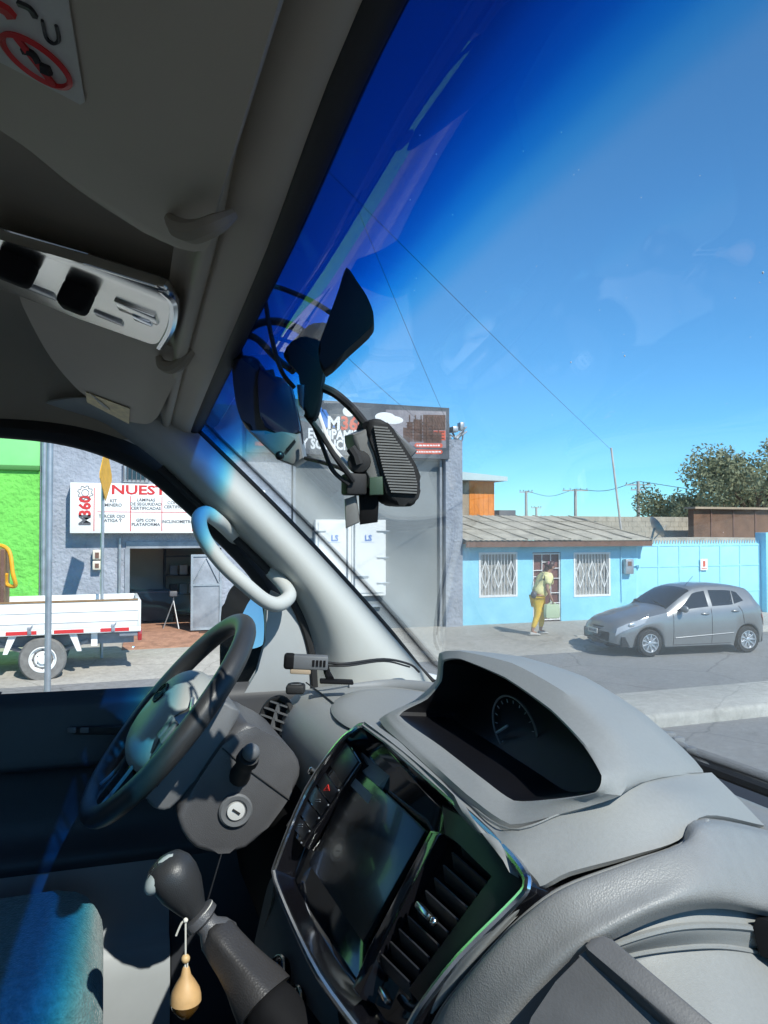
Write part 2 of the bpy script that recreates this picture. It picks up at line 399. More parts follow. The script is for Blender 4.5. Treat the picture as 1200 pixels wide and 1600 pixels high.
# upstairs window above the signboard
b = NB(); a0, a1 = fy(192), fy(232); z0, z1 = fz(210, 754), fz(210, 722)
box(b, (XF+.002, a0, z0), (XF+.05, a1, z1), .01); uw = obj('window', b, MT['steel'], t)
b = NB(); box(b, (XF+.051, a0+.06, z0+.06), (XF+.06, a1-.06, z1-.06)); obj('pane', b, MT['carglass'], uw)
b = NB()
for k in range(7): tube(b, [V((XF+.09, lerp(a0, a1, k/6), z0+.02)), V((XF+.09, lerp(a0, a1, k/6), z1))], .012, 5)
obj('bars', b, MT['inkgrey'], uw)
# meter boxes, downpipe
b = NB(); a0, a1 = fy(145), fy(159)
box(b, (XF, a0, fz(150, 874)), (XF+.16, a1, fz(150, 859)), .02); box(b, (XF, a0, fz(150, 890)), (XF+.16, a1, fz(150, 876)), .02)
mb = obj('meter_box', b, MT['beige'], t)
b = NB(); box(b, (XF+.161, a0+.05, fz(150, 872)), (XF+.17, a1-.05, fz(150, 863))); box(b, (XF+.161, a0+.05, fz(150, 887)), (XF+.17, a1-.05, fz(150, 880))); obj('meter_window', b, MT['fascia'], mb)
b = NB(); tube(b, [V((XF+.06, fy(68), .2)), V((XF+.06, fy(68), ZT))], .045, 8); tube(b, [V((XF+.05, fy(195)-.1, .2)), V((XF+.05, fy(195)-.1, gz+.1))], .03, 8); obj('downpipe', b, MT['steel'], t)
b = NB(); box(b, (XF+.002, fy(390), fz(400, 786)), (XF+.02, fy(414), fz(400, 766)), .01); np = obj('notice', b, MT['signwhite'], t)
b = NB(); text(b, 'M', .16, (XF+.022, fy(396), fz(400, 781)), bold=.004); obj('notice_print', b, MT['inkgrey'], np)
# furniture in the room
t = thing('office_desk', 'dark desk inside the dim workshop doorway', 'desk', (XF-2.2, fy(235), zf))
cy = fy(238)
obj('desk_top', one(box, (XF-2.6, cy-.75, zf+.72), (XF-1.9, cy+.6, zf+.76), .01), MT['inkgrey'], t)
obj('front_board', one(box, (XF-1.96, cy-.72, zf+.05), (XF-1.93, cy+.57, zf+.72)), MT['inkblack'], t)
b = NB()
for q in (cy-.75, cy+.56): box(b, (XF-2.6, q, zf), (XF-1.9, q+.04, zf+.72))
obj('side_board', b, MT['inkblack'], t)
t = thing('display_shelf', 'tall dark shelf rack standing behind the camera tripod in the doorway', 'shelf', (XF-3, fy(285), zf))
cy = fy(272); b = NB()
for q in (cy, cy+1.1): box(b, (XF-3.2, q, zf), (XF-2.8, q+.04, zf+2.1))
obj('upright', b, MT['inkblack'], t)
b = NB()
for k in range(5): box(b, (XF-3.2, cy+.04, zf+.1+k*.48), (XF-2.8, cy+1.1, zf+.13+k*.48))
obj('shelf_board', b, MT['inkgrey'], t)
for k in range(8):
    q = cy+.15+.28*(k % 4)*.85; zz = zf+.13+.48*(1+k//4*1)
    obj('stored_box', one(box, (XF-3.1, q, zz), (XF-2.9, q+.18, zz+.2+.08*random.random())), MT[['inkgrey', 'dsteel', 'white'][k % 3]], t)
t = thing('tripod', 'silver camera tripod standing at the workshop doorway', 'tripod', (XF-.7, fy(270), zf))
c = V((XF-.7, fy(276), zf)); b = NB()
for k in range(3):
    a = 2*math.pi*k/3+.5; tube(b, [c+V((math.cos(a)*.22, math.sin(a)*.22, 0)), c+V((0, 0, .62))], .014, 6)
obj('legs', b, MT['steel'], t)
b = NB(); tube(b, [c+V((0, 0, .5)), c+V((0, 0, .8))], .014, 6); box(b, c+V((-.05, -.09, .72)), c+V((.05, .09, .84)), .02); obj('head', b, MT['inkgrey'], t)

# --- signboard over the doorway
t = thing('shop_signboard', 'white signboard with red heading and small service names over the doorway', 'sign', (XF+.2, fy(210), fz(200, 832)))
s0, s1, q0, q1 = fy(110), fy(356), fz(200, 833), fz(200, 757)
XS = XF+.32
obj('panel', one(box, (XF+.003, s0, q0), (XS, s1, q1), .01), MT['signwhite'], t)
def sy(px): return HX(px, 800, XS).y
def sz(py): return HX(200, py, XS).z
b = NB()
for px in (147, 204, 253, 301): box(b, (XS+.001, sy(px)-.008, sz(830)), (XS+.004, sy(px)+.008, sz(763 if px < 150 else 775)))
box(b, (XS+.001, sy(152), sz(800)-.006), (XS+.0035, sy(350), sz(800)+.006))
obj('rule_lines', b, MT['red'], t)
b = NB(); text(b, 'NUESTROS', .27, (XS+.002, sy(173), sz(772)), bold=.008, sx=1.35); text(b, '360', .31, (XS+.002, sy(141), sz(808)), right=(0, 0, 1), up=(0, -1, 0), bold=.012, sx=.95); obj('red_lettering', b, MT['red'], t)
b = NB(); text(b, 'M', .31, (XS+.002, sy(141), sz(821.5)), right=(0, 0, 1), up=(0, -1, 0), bold=.012, sx=.95)
for lines, px, py in ((('KIT', 'MINERO'), 177, 785), (('LAMINAS', 'DE SEGURIDAD', 'CERTIFICADAS'), 228, 783), (('CONTROL', 'CERTIFICADO'), 278, 787), (('TERCER OJO', 'FATIGA Y'), 175, 809), (('GPS CON', 'PLATAFORMA'), 228, 815), (('INCLINOMETRO',), 278, 817)):
    for k, s in enumerate(lines): text(b, s, .092, (XS+.002, sy(px), sz(py+k*6.6)), bold=.002, align='CENTER', sx=1.0)
obj('grey_lettering', b, MT['inkgrey'], t)
b = NB(); cx, cz = sy(133), sz(771); g = []
for k in range(32):
    a = 2*math.pi*k/32; r = .15 if (k//2) % 2 else .115; g.append(V((XS+.004, cx+r*math.cos(a), cz+r*math.sin(a))))
tube(b, g, .008, 4, True); tube(b, [V((XS+.004, cx+.07*math.cos(2*math.pi*k/20), cz+.07*math.sin(2*math.pi*k/20))) for k in range(20)], .007, 4, True)
obj('gear_emblem', b, MT['inkgrey'], t)

# --- big printed banner
t = thing('roof_banner', 'wide dark printed banner with mining machine picture along the roof edge', 'banner', (XF, fy(540), fz(540, 713)))
XB = XF+.20; b0, b1 = fy(382), fy(697); z0, z1 = fz(540, 713), fz(540, 630)
obj('sheet', one(box, (XF+.003, b0, z0), (XB, b1, z1)), MT['banner'], t)
def BP(px, py, e=.002): return HX(px, py, XB+e)
obj('printed_sky', one(prism, [BP(603, 640), BP(697, 643), BP(697, 700), BP(603, 695)], (-.0015, 0, 0)), MT['bansky'], t)
b = NB(); prism(b, [BP(490, 633), BP(500, 633), BP(520, 668), BP(508, 668)], (.001, 0, 0)); prism(b, [BP(502, 640), BP(509, 640), BP(524, 668), BP(521, 668)], (.001, 0, 0)); obj('printed_stripe', b, MT['inkblue'], t)
b = NB(); text(b, 'M', .44, BP(511, 671), bold=.014, sx=.95); text(b, 'EQUIPAMIENTO', .315, BP(481, 684), bold=.012, sx=.78); text(b, 'Y SOLUCIONES', .315, BP(471, 700), bold=.012, sx=.78)
ell(b, BP(602, 652), AX, (.003, .26, .12)); ell(b, BP(612, 656), AX, (.003, .3, .1))
ell(b, BP(545, 643), AX, (.003, .15, .12))
obj('white_lettering', b, MT['inkwhite'], t)
b = NB(); text(b, '360', .44, BP(532, 671), bold=.014, sx=.95)
for py in (696, 706): prism(b, [BP(650, py-4), BP(690, py-3), BP(692, py), BP(690, py+3.5), BP(650, py+3), BP(647, py)], (.002, 0, 0))
prism(b, [BP(398, 690), BP(430, 691), BP(430, 697), BP(398, 696)], (.002, 0, 0))
prism(b, [BP(676, 673), BP(696, 673), BP(696, 688), BP(676, 688)], (.002, 0, 0))
obj('orange_print', b, MT['inkorange'], t)
b = NB()
for (x0, y0_, x1, y1_) in ((636, 660, 645, 690), (646, 655, 660, 690), (661, 648, 697, 672), (661, 672, 675, 690), (662, 676, 690, 692), (650, 664, 700, 668), (630, 668, 640, 692)):
    e = .0022+.0004*random.random(); prism(b, [BP(x0, y0_, e), BP(min(x1, 696), y0_+.5, e), BP(min(x1, 696), y1_, e), BP(x0, y1_, e)], (.002, 0, 0))
for k in range(6): tube(b, [BP(640+9*k, 648+k*.5, .004), BP(640+9*k, 690, .004)], .016, 4); tube(b, [BP(635, 660+5*k, .004), BP(694, 660+5*k, .004)], .012, 4)
obj('printed_machine', b, MT['rust'], t)
b = NB()
for py in (696, 706):
    x_ = 651
    while x_ < 688: w_ = random.uniform(2, 5); prism(b, [BP(x_, py-1.2, .0045), BP(x_+w_, py-1.0, .0045), BP(x_+w_, py+1.2, .0045), BP(x_, py+1.0, .0045)], (.0005, 0, 0)); x_ += w_+1.2
obj('small_print', b, MT['inkwhite'], t)
# bracket on pilaster top
b = NB(); c = HX(711, 688, XF)
for k in range(9):
    a = random.uniform(0, 6.28); tube(b, [c+V((0, random.uniform(-.2, .2), 0)), c+V((.1*math.cos(a), random.uniform(-.28, .3), random.uniform(.1, .42)))], .022, 5)
box(b, c+V((-.2, -.1, .2)), c+V((.1, .05, .34)), .02); box(b, c+V((-.1, .1, .25)), c+V((.1, .22, .45)), .02)
tag(obj('floodlight_bracket', b, MT['steel'], loc=c), 'tangle of white bracket and lamp fittings on top of the grey pilaster', 'bracket')

# --- white cargo doors in the gateway
t = thing('cargo_doors', 'white double cargo doors with small blue logos in the grey gateway', 'doors', (XF, fy(548), fz(548, 928)))
XC = XF+.05
def cy_(px): return HX(px, 870, XC).y
def cz_(py): return HX(548, py, XC).z
obj('door_case', one(box, (XF-.098, cy_(493), cz_(932)), (XC, cy_(603), cz_(812)), .01), MT['white'], t)
for (a, c) in ((497, 546), (549, 599)):
    dl = obj('door_leaf', one(box, (XC+.001, cy_(a), cz_(927)), (XC+.03, cy_(c), cz_(816)), .008), MT['signwhite'], t)
    b = NB(); mid = (a+c)/2
    text(b, 'LS', .19, (XC+.032, cy_(mid-5), cz_(845)), bold=.008); box(b, (XC+.031, cy_(mid-10), cz_(847.5)), (XC+.034, cy_(mid+10), cz_(847)))
    obj('logo', b, MT['inkblue'], dl)
    b = NB(); e = cy_(a+1) if a < 500 else cy_(c-1)
    for py in (830, 872, 912): box(b, (XC+.031, e-.16, cz_(py)-.02), (XC+.05, e+.16, cz_(py)+.02), .005)
    obj('hinge', b, MT['steel'], dl)
    b = NB(); e = cy_(542 if a < 500 else 553)
    tube(b, [V((XC+.05, e, cz_(925))), V((XC+.05, e, cz_(817)))], .018, 6); box(b, (XC+.03, min(e, e+(-.35 if a < 500 else .35)), cz_(903)), (XC+.055, max(e, e+(-.35 if a < 500 else .35)), cz_(900)))
    obj('lock_bar', b, MT['steel'], dl)
obj('bumper', one(box, (XF-.098, cy_(500), cz_(950)), (XF+.02, cy_(598), cz_(946))), MT['steel'], t)

# --- blue house
t = house = thing('blue_house', 'low sky blue house with white window grilles and a tin roof', 'house', (XF-3, fy(850), .15))
h0, h1 = ye+.003, fy(994); ze = fz(860, 849)
da, db_, dz1 = fy(832), fy(876), fz(855, 863)
b = NB()
wins = [(fy(748), fy(808), fz(778, 933), fz(778, 863)), (fy(896), fy(953), fz(925, 932), fz(925, 863))]
ys = [h0, wins[0][0], wins[0][1], da, db_, wins[1][0], wins[1][1], h1]
for k in range(0, 8, 2): box(b, (XF-.2, ys[k], .1), (XF, ys[k+1], ze))
for (a, c, z0, z1) in wins: box(b, (XF-.2, a, .1), (XF, c, z0)); box(b, (XF-.2, a, z1), (XF, c, ze))
box(b, (XF-.2, da, dz1), (XF, db_, ze))
box(b, (XF-6, h0, .1), (XF-.201, h0+.2, ze)); box(b, (XF-6, h1-.2, .1), (XF-.201, h1, ze)); box(b, (XF-6.2, h0, .1), (XF-6, h1, ze+.6))
obj('wall', b, MT['blue'], t)
zr = CAMH+ (830-805)*22.3/1202; g0, g1 = h0-.0, fy(1006)
xs_ = [XF+.38, XF-3.2]; n = int((g1-g0)/.075); R = []
for (x_, z_) in ((XF+.38, ze+.09), (XF-3.2, zr), (XF-6.5, ze+.1)):
    R.append([V((x_, lerp(g0, g1, k/n), z_+(.018 if k % 2 else 0))) for k in range(n+1)])
b = NB(); patch(b, R[:2], 1, 1, .01, V((0, 0, 60))); patch(b, R[1:], 1, 1, .01, V((0, 0, 60))); rf = obj('roof', b, MT['roof'], t, ang=20)
b = NB()
for k in range(9):
    yy = lerp(g0+.2, g1-.3, k/8); tube(b, [V((XF+.38, yy+.25, ze+.118)), V((XF-3.2, yy, zr+.026))], .013, 5)
for f_ in (.38, .72): tube(b, [V((lerp(XF+.38, XF-3.2, f_), g0, lerp(ze+.09, zr, f_)+.024)), V((lerp(XF+.38, XF-3.2, f_), g1, lerp(ze+.09, zr, f_)+.024))], .010, 5)
obj('sheet_laps', b, mat('roof_lap', (.33, .30, .245), .85), rf)
obj('fascia', one(box, (XF+.3, g0, ze-.08), (XF+.34, g1, ze+.075)), MT['fascia'], t)
obj('soffit', one(box, (XF+.001, g0, ze), (XF+.299, g1, ze+.03)), MT['fascia'], t)
dr = obj('door', one(box, (XF-.12, da, .15), (XF-.07, db_, dz1), .005), MT['door'], t)
b = NB(); x_ = XF-.03
def bar(p, q, r=.012): tube(b, [p, q], r, 5)
for k in range(4):
    yy = lerp(da+.03, db_-.03, k/3); bar(V((x_, yy, .18)), V((x_, yy, dz1-.03)), .018 if k in (0, 3) else .012)
for k in range(9):
    zz = lerp(.2, dz1-.04, k/8); i = k % 3
    bar(V((x_, lerp(da+.03, db_-.03, i/3), zz)), V((x_, lerp(da+.03, db_-.03, (i+1)/3), zz)))
    if k in (0, 8): bar(V((x_, da+.03, zz)), V((x_, db_-.03, zz)), .018)
    if i != 1: bar(V((x_, lerp(da+.03, db_-.03, (2 if i == 0 else 0)/3), zz+.05)), V((x_, lerp(da+.03, db_-.03, (3 if i == 0 else 1)/3), zz+.05)))
obj('grille', b, MT['white'], dr)
for (a, c, z0, z1) in wins:
    wn = obj('window', one(box, (XF-.15, a, z0), (XF-.12, c, z1)), MT['pane'], t)
    b = NB()
    for (l_, h_) in (((XF-.119, a, z0), (XF+.012, a+.05, z1)), ((XF-.119, c-.05, z0), (XF+.012, c, z1)), ((XF-.119, a+.05, z0), (XF+.012, c-.05, z0+.05)), ((XF-.119, a+.05, z1-.05), (XF+.012, c-.05, z1))): box(b, l_, h_)
    obj('frame', b, MT['white'], wn)
    b = NB(); x_ = XF-.01
    for k in range(1, 12):
        yy = lerp(a, c, k/12); bar(V((x_, yy, z0+.03)), V((x_, yy, z1-.03)), .009)
    for k in range(3):
        y0_, y1_ = lerp(a, c, (k*4+.6)/12), lerp(a, c, (k*4+3.4)/12); m_ = (y0_+y1_)/2; zl, zh, zz = lerp(z0, z1, .2), lerp(z0, z1, .8), (z0+z1)/2
        for p, q in (((y0_, zz), (m_, zh)), ((m_, zh), (y1_, zz)), ((y1_, zz), (m_, zl)), ((m_, zl), (y0_, zz))): bar(V((x_+.012, *p)), V((x_+.012, *q)), .014)
    obj('grille', b, MT['white'], wn)
b = NB(); a = HX(980, 885, XF); box(b, (XF, a.y-.16, a.z-.2), (XF+.16, a.y+.1, a.z+.2), .02); mb = obj('meter_box', b, MT['steel'], t)
obj('meter_window', one(box, (XF+.161, a.y-.1, a.z+.02), (XF+.17, a.y+.02, a.z+.14)), MT['fascia'], mb)
b = NB(); tube(b, [V((XF+.03, a.y-.2, ze)), V((XF+.03, a.y-.22, a.z+.1)), V((XF+.03, a.y-.2, .6))], .014, 5, sm=4); tube(b, [V((XF+.04, a.y+.1, a.z)), V((XF+.06, a.y+.3, a.z+.05)), V((XF+.04, a.y+.35, a.z-.05))], .03, 5, sm=4); obj('service_cable', b, MT['blue2'], t)
# mast with guy on the roof
t_ = D(955, 700, 23.0); bt = D(971, 832, 22.2)
tag(obj('antenna_mast', one(tube, [bt, t_], .03, 8), MT['pole'], loc=bt), 'thin leaning grey mast rising from the tin roof', 'mast')
c = D(1022, 826, 22.5); t = thing('satellite_dish', 'grey satellite dish behind the blue house roof', 'dish', c-V((0, 0, .5)))
b = NB(); lathe(b, [(.02, 0), (.18, .03), (.32, .1), (.34, .115), (.18, .045), (.02, .015)], c, V((.25, .85, .5)), 20); obj('reflector', b, MT['steel'], t)
b = NB(); tube(b, [c, c-V((.1, .1, .6))], .03, 6); tube(b, [c+V((0, 0, -.3)), c+V((.1, .35, .1))], .015, 5); obj('arm', b, MT['pole'], t)

# --- blue sheet gate
t = thing('sheet_gate', 'wide bright cyan metal gate beside the blue house', 'gate', (XF, fy(1090), .15))
a, c = h1+.003, fy(1188); z1 = fz(1090, 850)
obj('sheet_panel', one(box, (XF-.06, a, .2), (XF-.02, c, z1), .004), MT['blue2'], t)
b = NB()
for k in range(7):
    yy = lerp(a, c-.06, k/6); box(b, (XF-.019, yy, .2), (XF-.004, yy+.05, z1))
for py in (884, 925, 852): zz = fz(1090, py); box(b, (XF-.0185, a, zz-.02), (XF-.006, c, zz+.02))
obj('gate_frame', b, MT['blue2'], t)
b = NB(); n = 46
for k in range(n): yy = lerp(a, c, (k+.5)/n); prism(b, [V((XF-.05, yy-.03, z1)), V((XF-.05, yy+.03, z1)), V((XF-.05, yy, z1+.12))], (.02, 0, 0))
obj('spikes', b, MT['blue2'], t)
p = HX(1100, 882, XF+.03); sg = obj('notice', one(box, (XF+.026, p.y-.13, p.z-.16), (XF+.035, p.y+.13, p.z+.16)), MT['signwhite'], t)
b = NB(); box(b, (XF+.036, p.y-.04, p.z-.06), (XF+.038, p.y+.04, p.z+.10)); box(b, (XF+.036, p.y-.09, p.z-.12), (XF+.038, p.y+.09, p.z-.10)); obj('notice_print', b, MT['inkorange'], sg)
b = NB(); box(b, (XF-.2, c+.003, .1), (XF+.2, c+.35, fz(1195, 832)), .01); tag(obj('gate_post', b, MT['blue'], loc=(XF, c+.17, .1)), 'tall light blue post at the right end of the cyan gate', 'post')
b = NB(); box(b, (XF-.15, c+.36, .1), (XF+.1, c+12, fz(1198, 838))); tag(obj('corrugated_fence', b, MT['greywall'], loc=(XF, c+5, .1)), 'pale grey fence beyond the light blue gate post', 'fence')

# --- buildings and walls behind
t = thing('orange_house', 'tall house with an orange boarded wall behind the tin roof', 'house', D(752, 830, 29)-V((0, 0, 2.3)))
oa, oc = D(700, 803, 28.5), D(773, 803, 28.5); zt_ = D(750, 752, 28.5).z
def XH(px, py, x=oc.x): return HX(px, py, x)
xo = XF-8.5
pA, pB, pC = HX(690, 800, xo), HX(733, 800, xo), HX(772, 800, xo); zt_ = HX(750, 752, xo).z
obj('wall', one(box, (xo-6, pA.y, .1), (xo, pB.y, zt_)), MT['tan'], t)
ow = obj('boarded_wall', one(box, (xo-6, pB.y+.002, .1), (xo+.02, pC.y, zt_)), MT['orangewall'], t)
b = NB(); k = pB.y+.2
while k < pC.y: box(b, (xo+.021, k, 2), (xo+.03, k+.015, zt_)); k += .2
obj('batten', b, MT['orangewall'], ow)
rr = HX(783, 740, xo)
b = NB(); prism(b, [V((xo+.5, pA.y, zt_+.002)), V((xo+.5, rr.y, zt_+.002)), V((xo+.5, rr.y, zt_+.16)), V((xo+.5, pA.y, zt_+.34))], (-6.8, 0, 0)); obj('roof', b, MT['bag2'], t)
b = NB(); box(b, (xo-4, HX(780, 800, xo-3).y, .1), (xo-3, HX(806, 800, xo-3).y, HX(790, 797, xo-3).z), .02); tag(obj('water_tank', b, MT['inkgrey'], loc=(xo-3.5, HX(790, 800, xo-3).y, .1)), 'low dark tank cover beside the orange boarded wall', 'tank')
xw = XF-7.5
a, c = HX(900, 820, xw).y, HX(1086, 820, xw).y; zw = HX(1000, 807, xw).z
b = NB(); bh = .2; z = .2
box(b, (xw-.19, a, .1), (xw-.01, c, zw-.01))
r_ = 0; z = zw-8*bh
while z < zw-.01:
    yy = a+(.2 if r_ % 2 else 0)
    while yy < c: box(b, (xw-.2, yy, z), (xw, min(yy+.39, c), z+bh-.015)); yy += .4
    z += bh; r_ += 1
tag(obj('block_wall', b, MT['block'], loc=(xw, (a+c)/2, .1)), 'long pale concrete block wall behind the tin roof', 'wall')
xs2 = XF-6.2
t = thing('brown_shed', 'brown walled shed with a pale flat roof edge under the tree', 'shed', (xs2-2, HX(1150, 820, xs2).y, .1))
a, c = HX(1084, 820, xs2).y, HX(1086, 820, xs2).y+9
obj('wall', one(box, (xs2-.3, a, .1), (xs2, c, HX(1150, 796, xs2).z)), MT['brownwall'], t)
b = NB(); zz = HX(1150, 796, xs2).z; box(b, (xs2-.4, a-.1, zz+.002), (xs2+.2, c+.1, zz+.08)); obj('roof', b, MT['tan'], t)
b = NB(); k = a+.8
while k < c: box(b, (xs2+.001, k, .1), (xs2+.03, k+.06, zz)); k += 1.1
obj('wall_strut', b, MT['fascia'], t)
xs3 = XF-3
b = NB(); zz = HX(1130, 838, xs3).z; box(b, (xs3-2.8, h1+.3, .1), (xs3, HX(1190, 830, xs3).y, zz-.05)); tag(obj('yard_roof', b, MT['roof'], loc=(xs3-1.5, h1+3, .1)), 'low grey yard roof showing above the cyan gate', 'roof')

# --- utility poles and cables
GP = 'concrete utility poles on the skyline'
def upole(px, py, d, arms, label):
    top = D(px, py, d); base = V((top.x, top.y, .1)); t = thing('utility_pole', label, 'utility pole', base, GP)
    obj('pole', one(tube, [base, top], [.15, .11], 8), MT['pole'], t)
    for (dz, w_) in arms:
        r_ = V((.342, .94, 0)); a_ = top-V((0, 0, dz)); b = NB(); obox(b, a_, (r_, (0, 0, 1), r_.cross(V((0, 0, 1)))), (w_, .04, .04)); ca = obj('crossarm', b, MT['pole'], t)
        b = NB()
        for k in (-.9, -.4, .4, .9): lathe(b, [(.02, 0), (.04, .04), (.04, .08), (.02, .12)], a_+r_*w_*k+V((0, 0, .06)), (0, 0, 1), 8)
        obj('insulator', b, MT['inkgrey'], ca)
    return top
pt1 = upole(822, 767, 64, ((.1, .55),), 'short utility pole nearest the orange house')
pt2 = upole(899, 764, 60, ((.12, 1.0),), 'utility pole with one wide crossarm left of the leaning mast')
pt3 = upole(997, 752, 54, ((.25, .9), (.6, .5)), 'thickest utility pole between the leaning mast and the tree')
pt4 = upole(838, 792, 75, ((.1, .5),), 'tiny low utility pole just right of the shortest pole')
GC = 'overhead power cables'
def cable(a, c, sag, r, label):
    m_ = (a+c)/2-V((0, 0, sag)); tag(obj('overhead_cable', one(tube, [a, m_, c], r, 5, sm=8), MT['cable'], loc=a), label, 'cable', GC)
cable(pt3, pt2, .4, .022, 'cable slung between the widest crossarm pole and the thick pole')
cable(pt2, pt1, .5, .018, 'cable slung between the shortest pole and the widest crossarm pole')
cable(pt3, D(1300, 768, 50), .5, .022, 'cable running from the thick pole into the tree')
cable(D(480, 235, 9), D(955, 703, 23), .05, .0042, 'long thin cable crossing the sky down to the leaning mast')
cable(D(560, 330, 11), D(712, 690, 19), .05, .004, 'thin steep cable dropping to the pilaster top')
cable(D(480, 500, 12), D(712, 700, 19.2), .1, .004, 'low thin cable dropping behind the hanging cameras to the pilaster')

# --- tree
def tree(base, h, rw, n, label):
    t = thing('tree', label, 'tree', base)
    b = NB(); limbs = []
    tube(b, [base, base+V((.1, .05, h*.22)), base+V((-.1, .1, h*.45))], [.35, .27, .2], 9, sm=4)
    for k in range(11):
        a = 2*math.pi*k/11+random.uniform(-.3, .3); s = base+V((-.05, .05, h*random.uniform(.25, .45)))
        e = base+V((math.cos(a)*rw*random.uniform(.4, .8), math.sin(a)*rw*random.uniform(.4, .8), h*random.uniform(.55, .9)))
        m_ = (s+e)/2+V((0, 0, .4)); tube(b, [s, m_, e], [.13, .08, .025], 6, sm=3); limbs.append(e)
        for q in range(3):
            e2 = e+V((random.uniform(-1, 1), random.uniform(-1, 1), random.uniform(-.2, .8)))*rw*.3; tube(b, [m_, (m_+e2)/2+V((0, 0, .2)), e2], [.05, .03, .01], 5, sm=2); limbs.append(e2)
    obj('trunk', b, MT['bark'], t)
    b = NB()
    for k in range(n):
        e = random.choice(limbs); rr_ = random.gauss(0, 1); dv = V((random.gauss(0, 1), random.gauss(0, 1), random.gauss(0, .8)))
        dv = dv.normalized()*rw*.27*random.random()**.45; p = e+dv
        s = random.uniform(.05, .11); u = V((random.gauss(0, 1), random.gauss(0, 1), random.gauss(0, 1))).normalized(); v = u.orthogonal().normalized()
        vs = [b.verts.new(p+u*s*1.5), b.verts.new(p+v*s*.6), b.verts.new(p-u*s*1.5), b.verts.new(p-v*s*.6)]; b.faces.new(vs)
    o = obj('crown', b, MT['leaf'], t)
tree(D(1180, 830, 44)-V((0, 0, 2.4)), 7.0, 4.3, 14000, 'grey green leafy tree rising behind the brown shed')
tree(D(1078, 830, 47)-V((0, 0, 2.4)), 4.3, 3.4, 9000, 'low drooping bush of a tree left of the big tree')

# ================================================================== STREET OBJECTS
# near post on the median
p = HX(75, 1000, -8.7); b = NB(); tube(b, [V((p.x, p.y, .17)), V((p.x, p.y, HX(75, 560, -8.7).z))], .033, 10)
t = thing('sign_post', 'plain grey steel post standing in front of the white truck', 'post', (p.x, p.y, .17))
obj('post', b, MT['steel'], t); obj('base_plate', one(box, V((p.x-.1, p.y-.1, .171)), V((p.x+.1, p.y+.1, .19))), MT['steel'], t)
# yellow warning sign seen edge on
xq = XF+2.15; p = HX(161, 745, xq); t = thing('road_sign', 'yellow road sign seen edge on at the pavement edge', 'road sign', (p.x, p.y, .15))
obj('post', one(tube, [V((p.x, p.y, .15)), V((p.x, p.y, p.z+.3))], .03, 8), MT['steel'], t)
b = NB(); u = V((.97, -.23, 0)).normalized(); n_ = V((-u.y, u.x, 0)); c = p+n_*.045
prism(b, [c+V((0, 0, .62)), c+u*.45+V((0, 0, .05)), c+u*.45-V((0, 0, .05)), c-V((0, 0, .45)), c-u*.45-V((0, 0, .05)), c-u*.45+V((0, 0, .05))], n_*.012); obj('sign_plate', b, MT['yellow'], t)

def wheel(bm_t, bm_r, c, ax, R, wd, spokes, rr=.62, hub=.16, wspoke=.045):
    c = V(c); ax = V(ax)
    lathe(bm_t, [(R*rr, -wd/2), (R*.9, -wd/2), (R*.985, -wd*.36), (R, -wd*.2), (R, wd*.2), (R*.985, wd*.36), (R*.9, wd/2), (R*rr, wd/2), (R*rr, wd*.2)], c, ax, 40)
    lathe(bm_r, [(R*rr*.97, wd*.05), (R*rr*1.0, wd*.5), (R*rr*.93, wd*.5), (R*rr*.88, wd*.12), (.01, wd*.1)], c, ax, 40)
    return c
def person_wheel(): pass

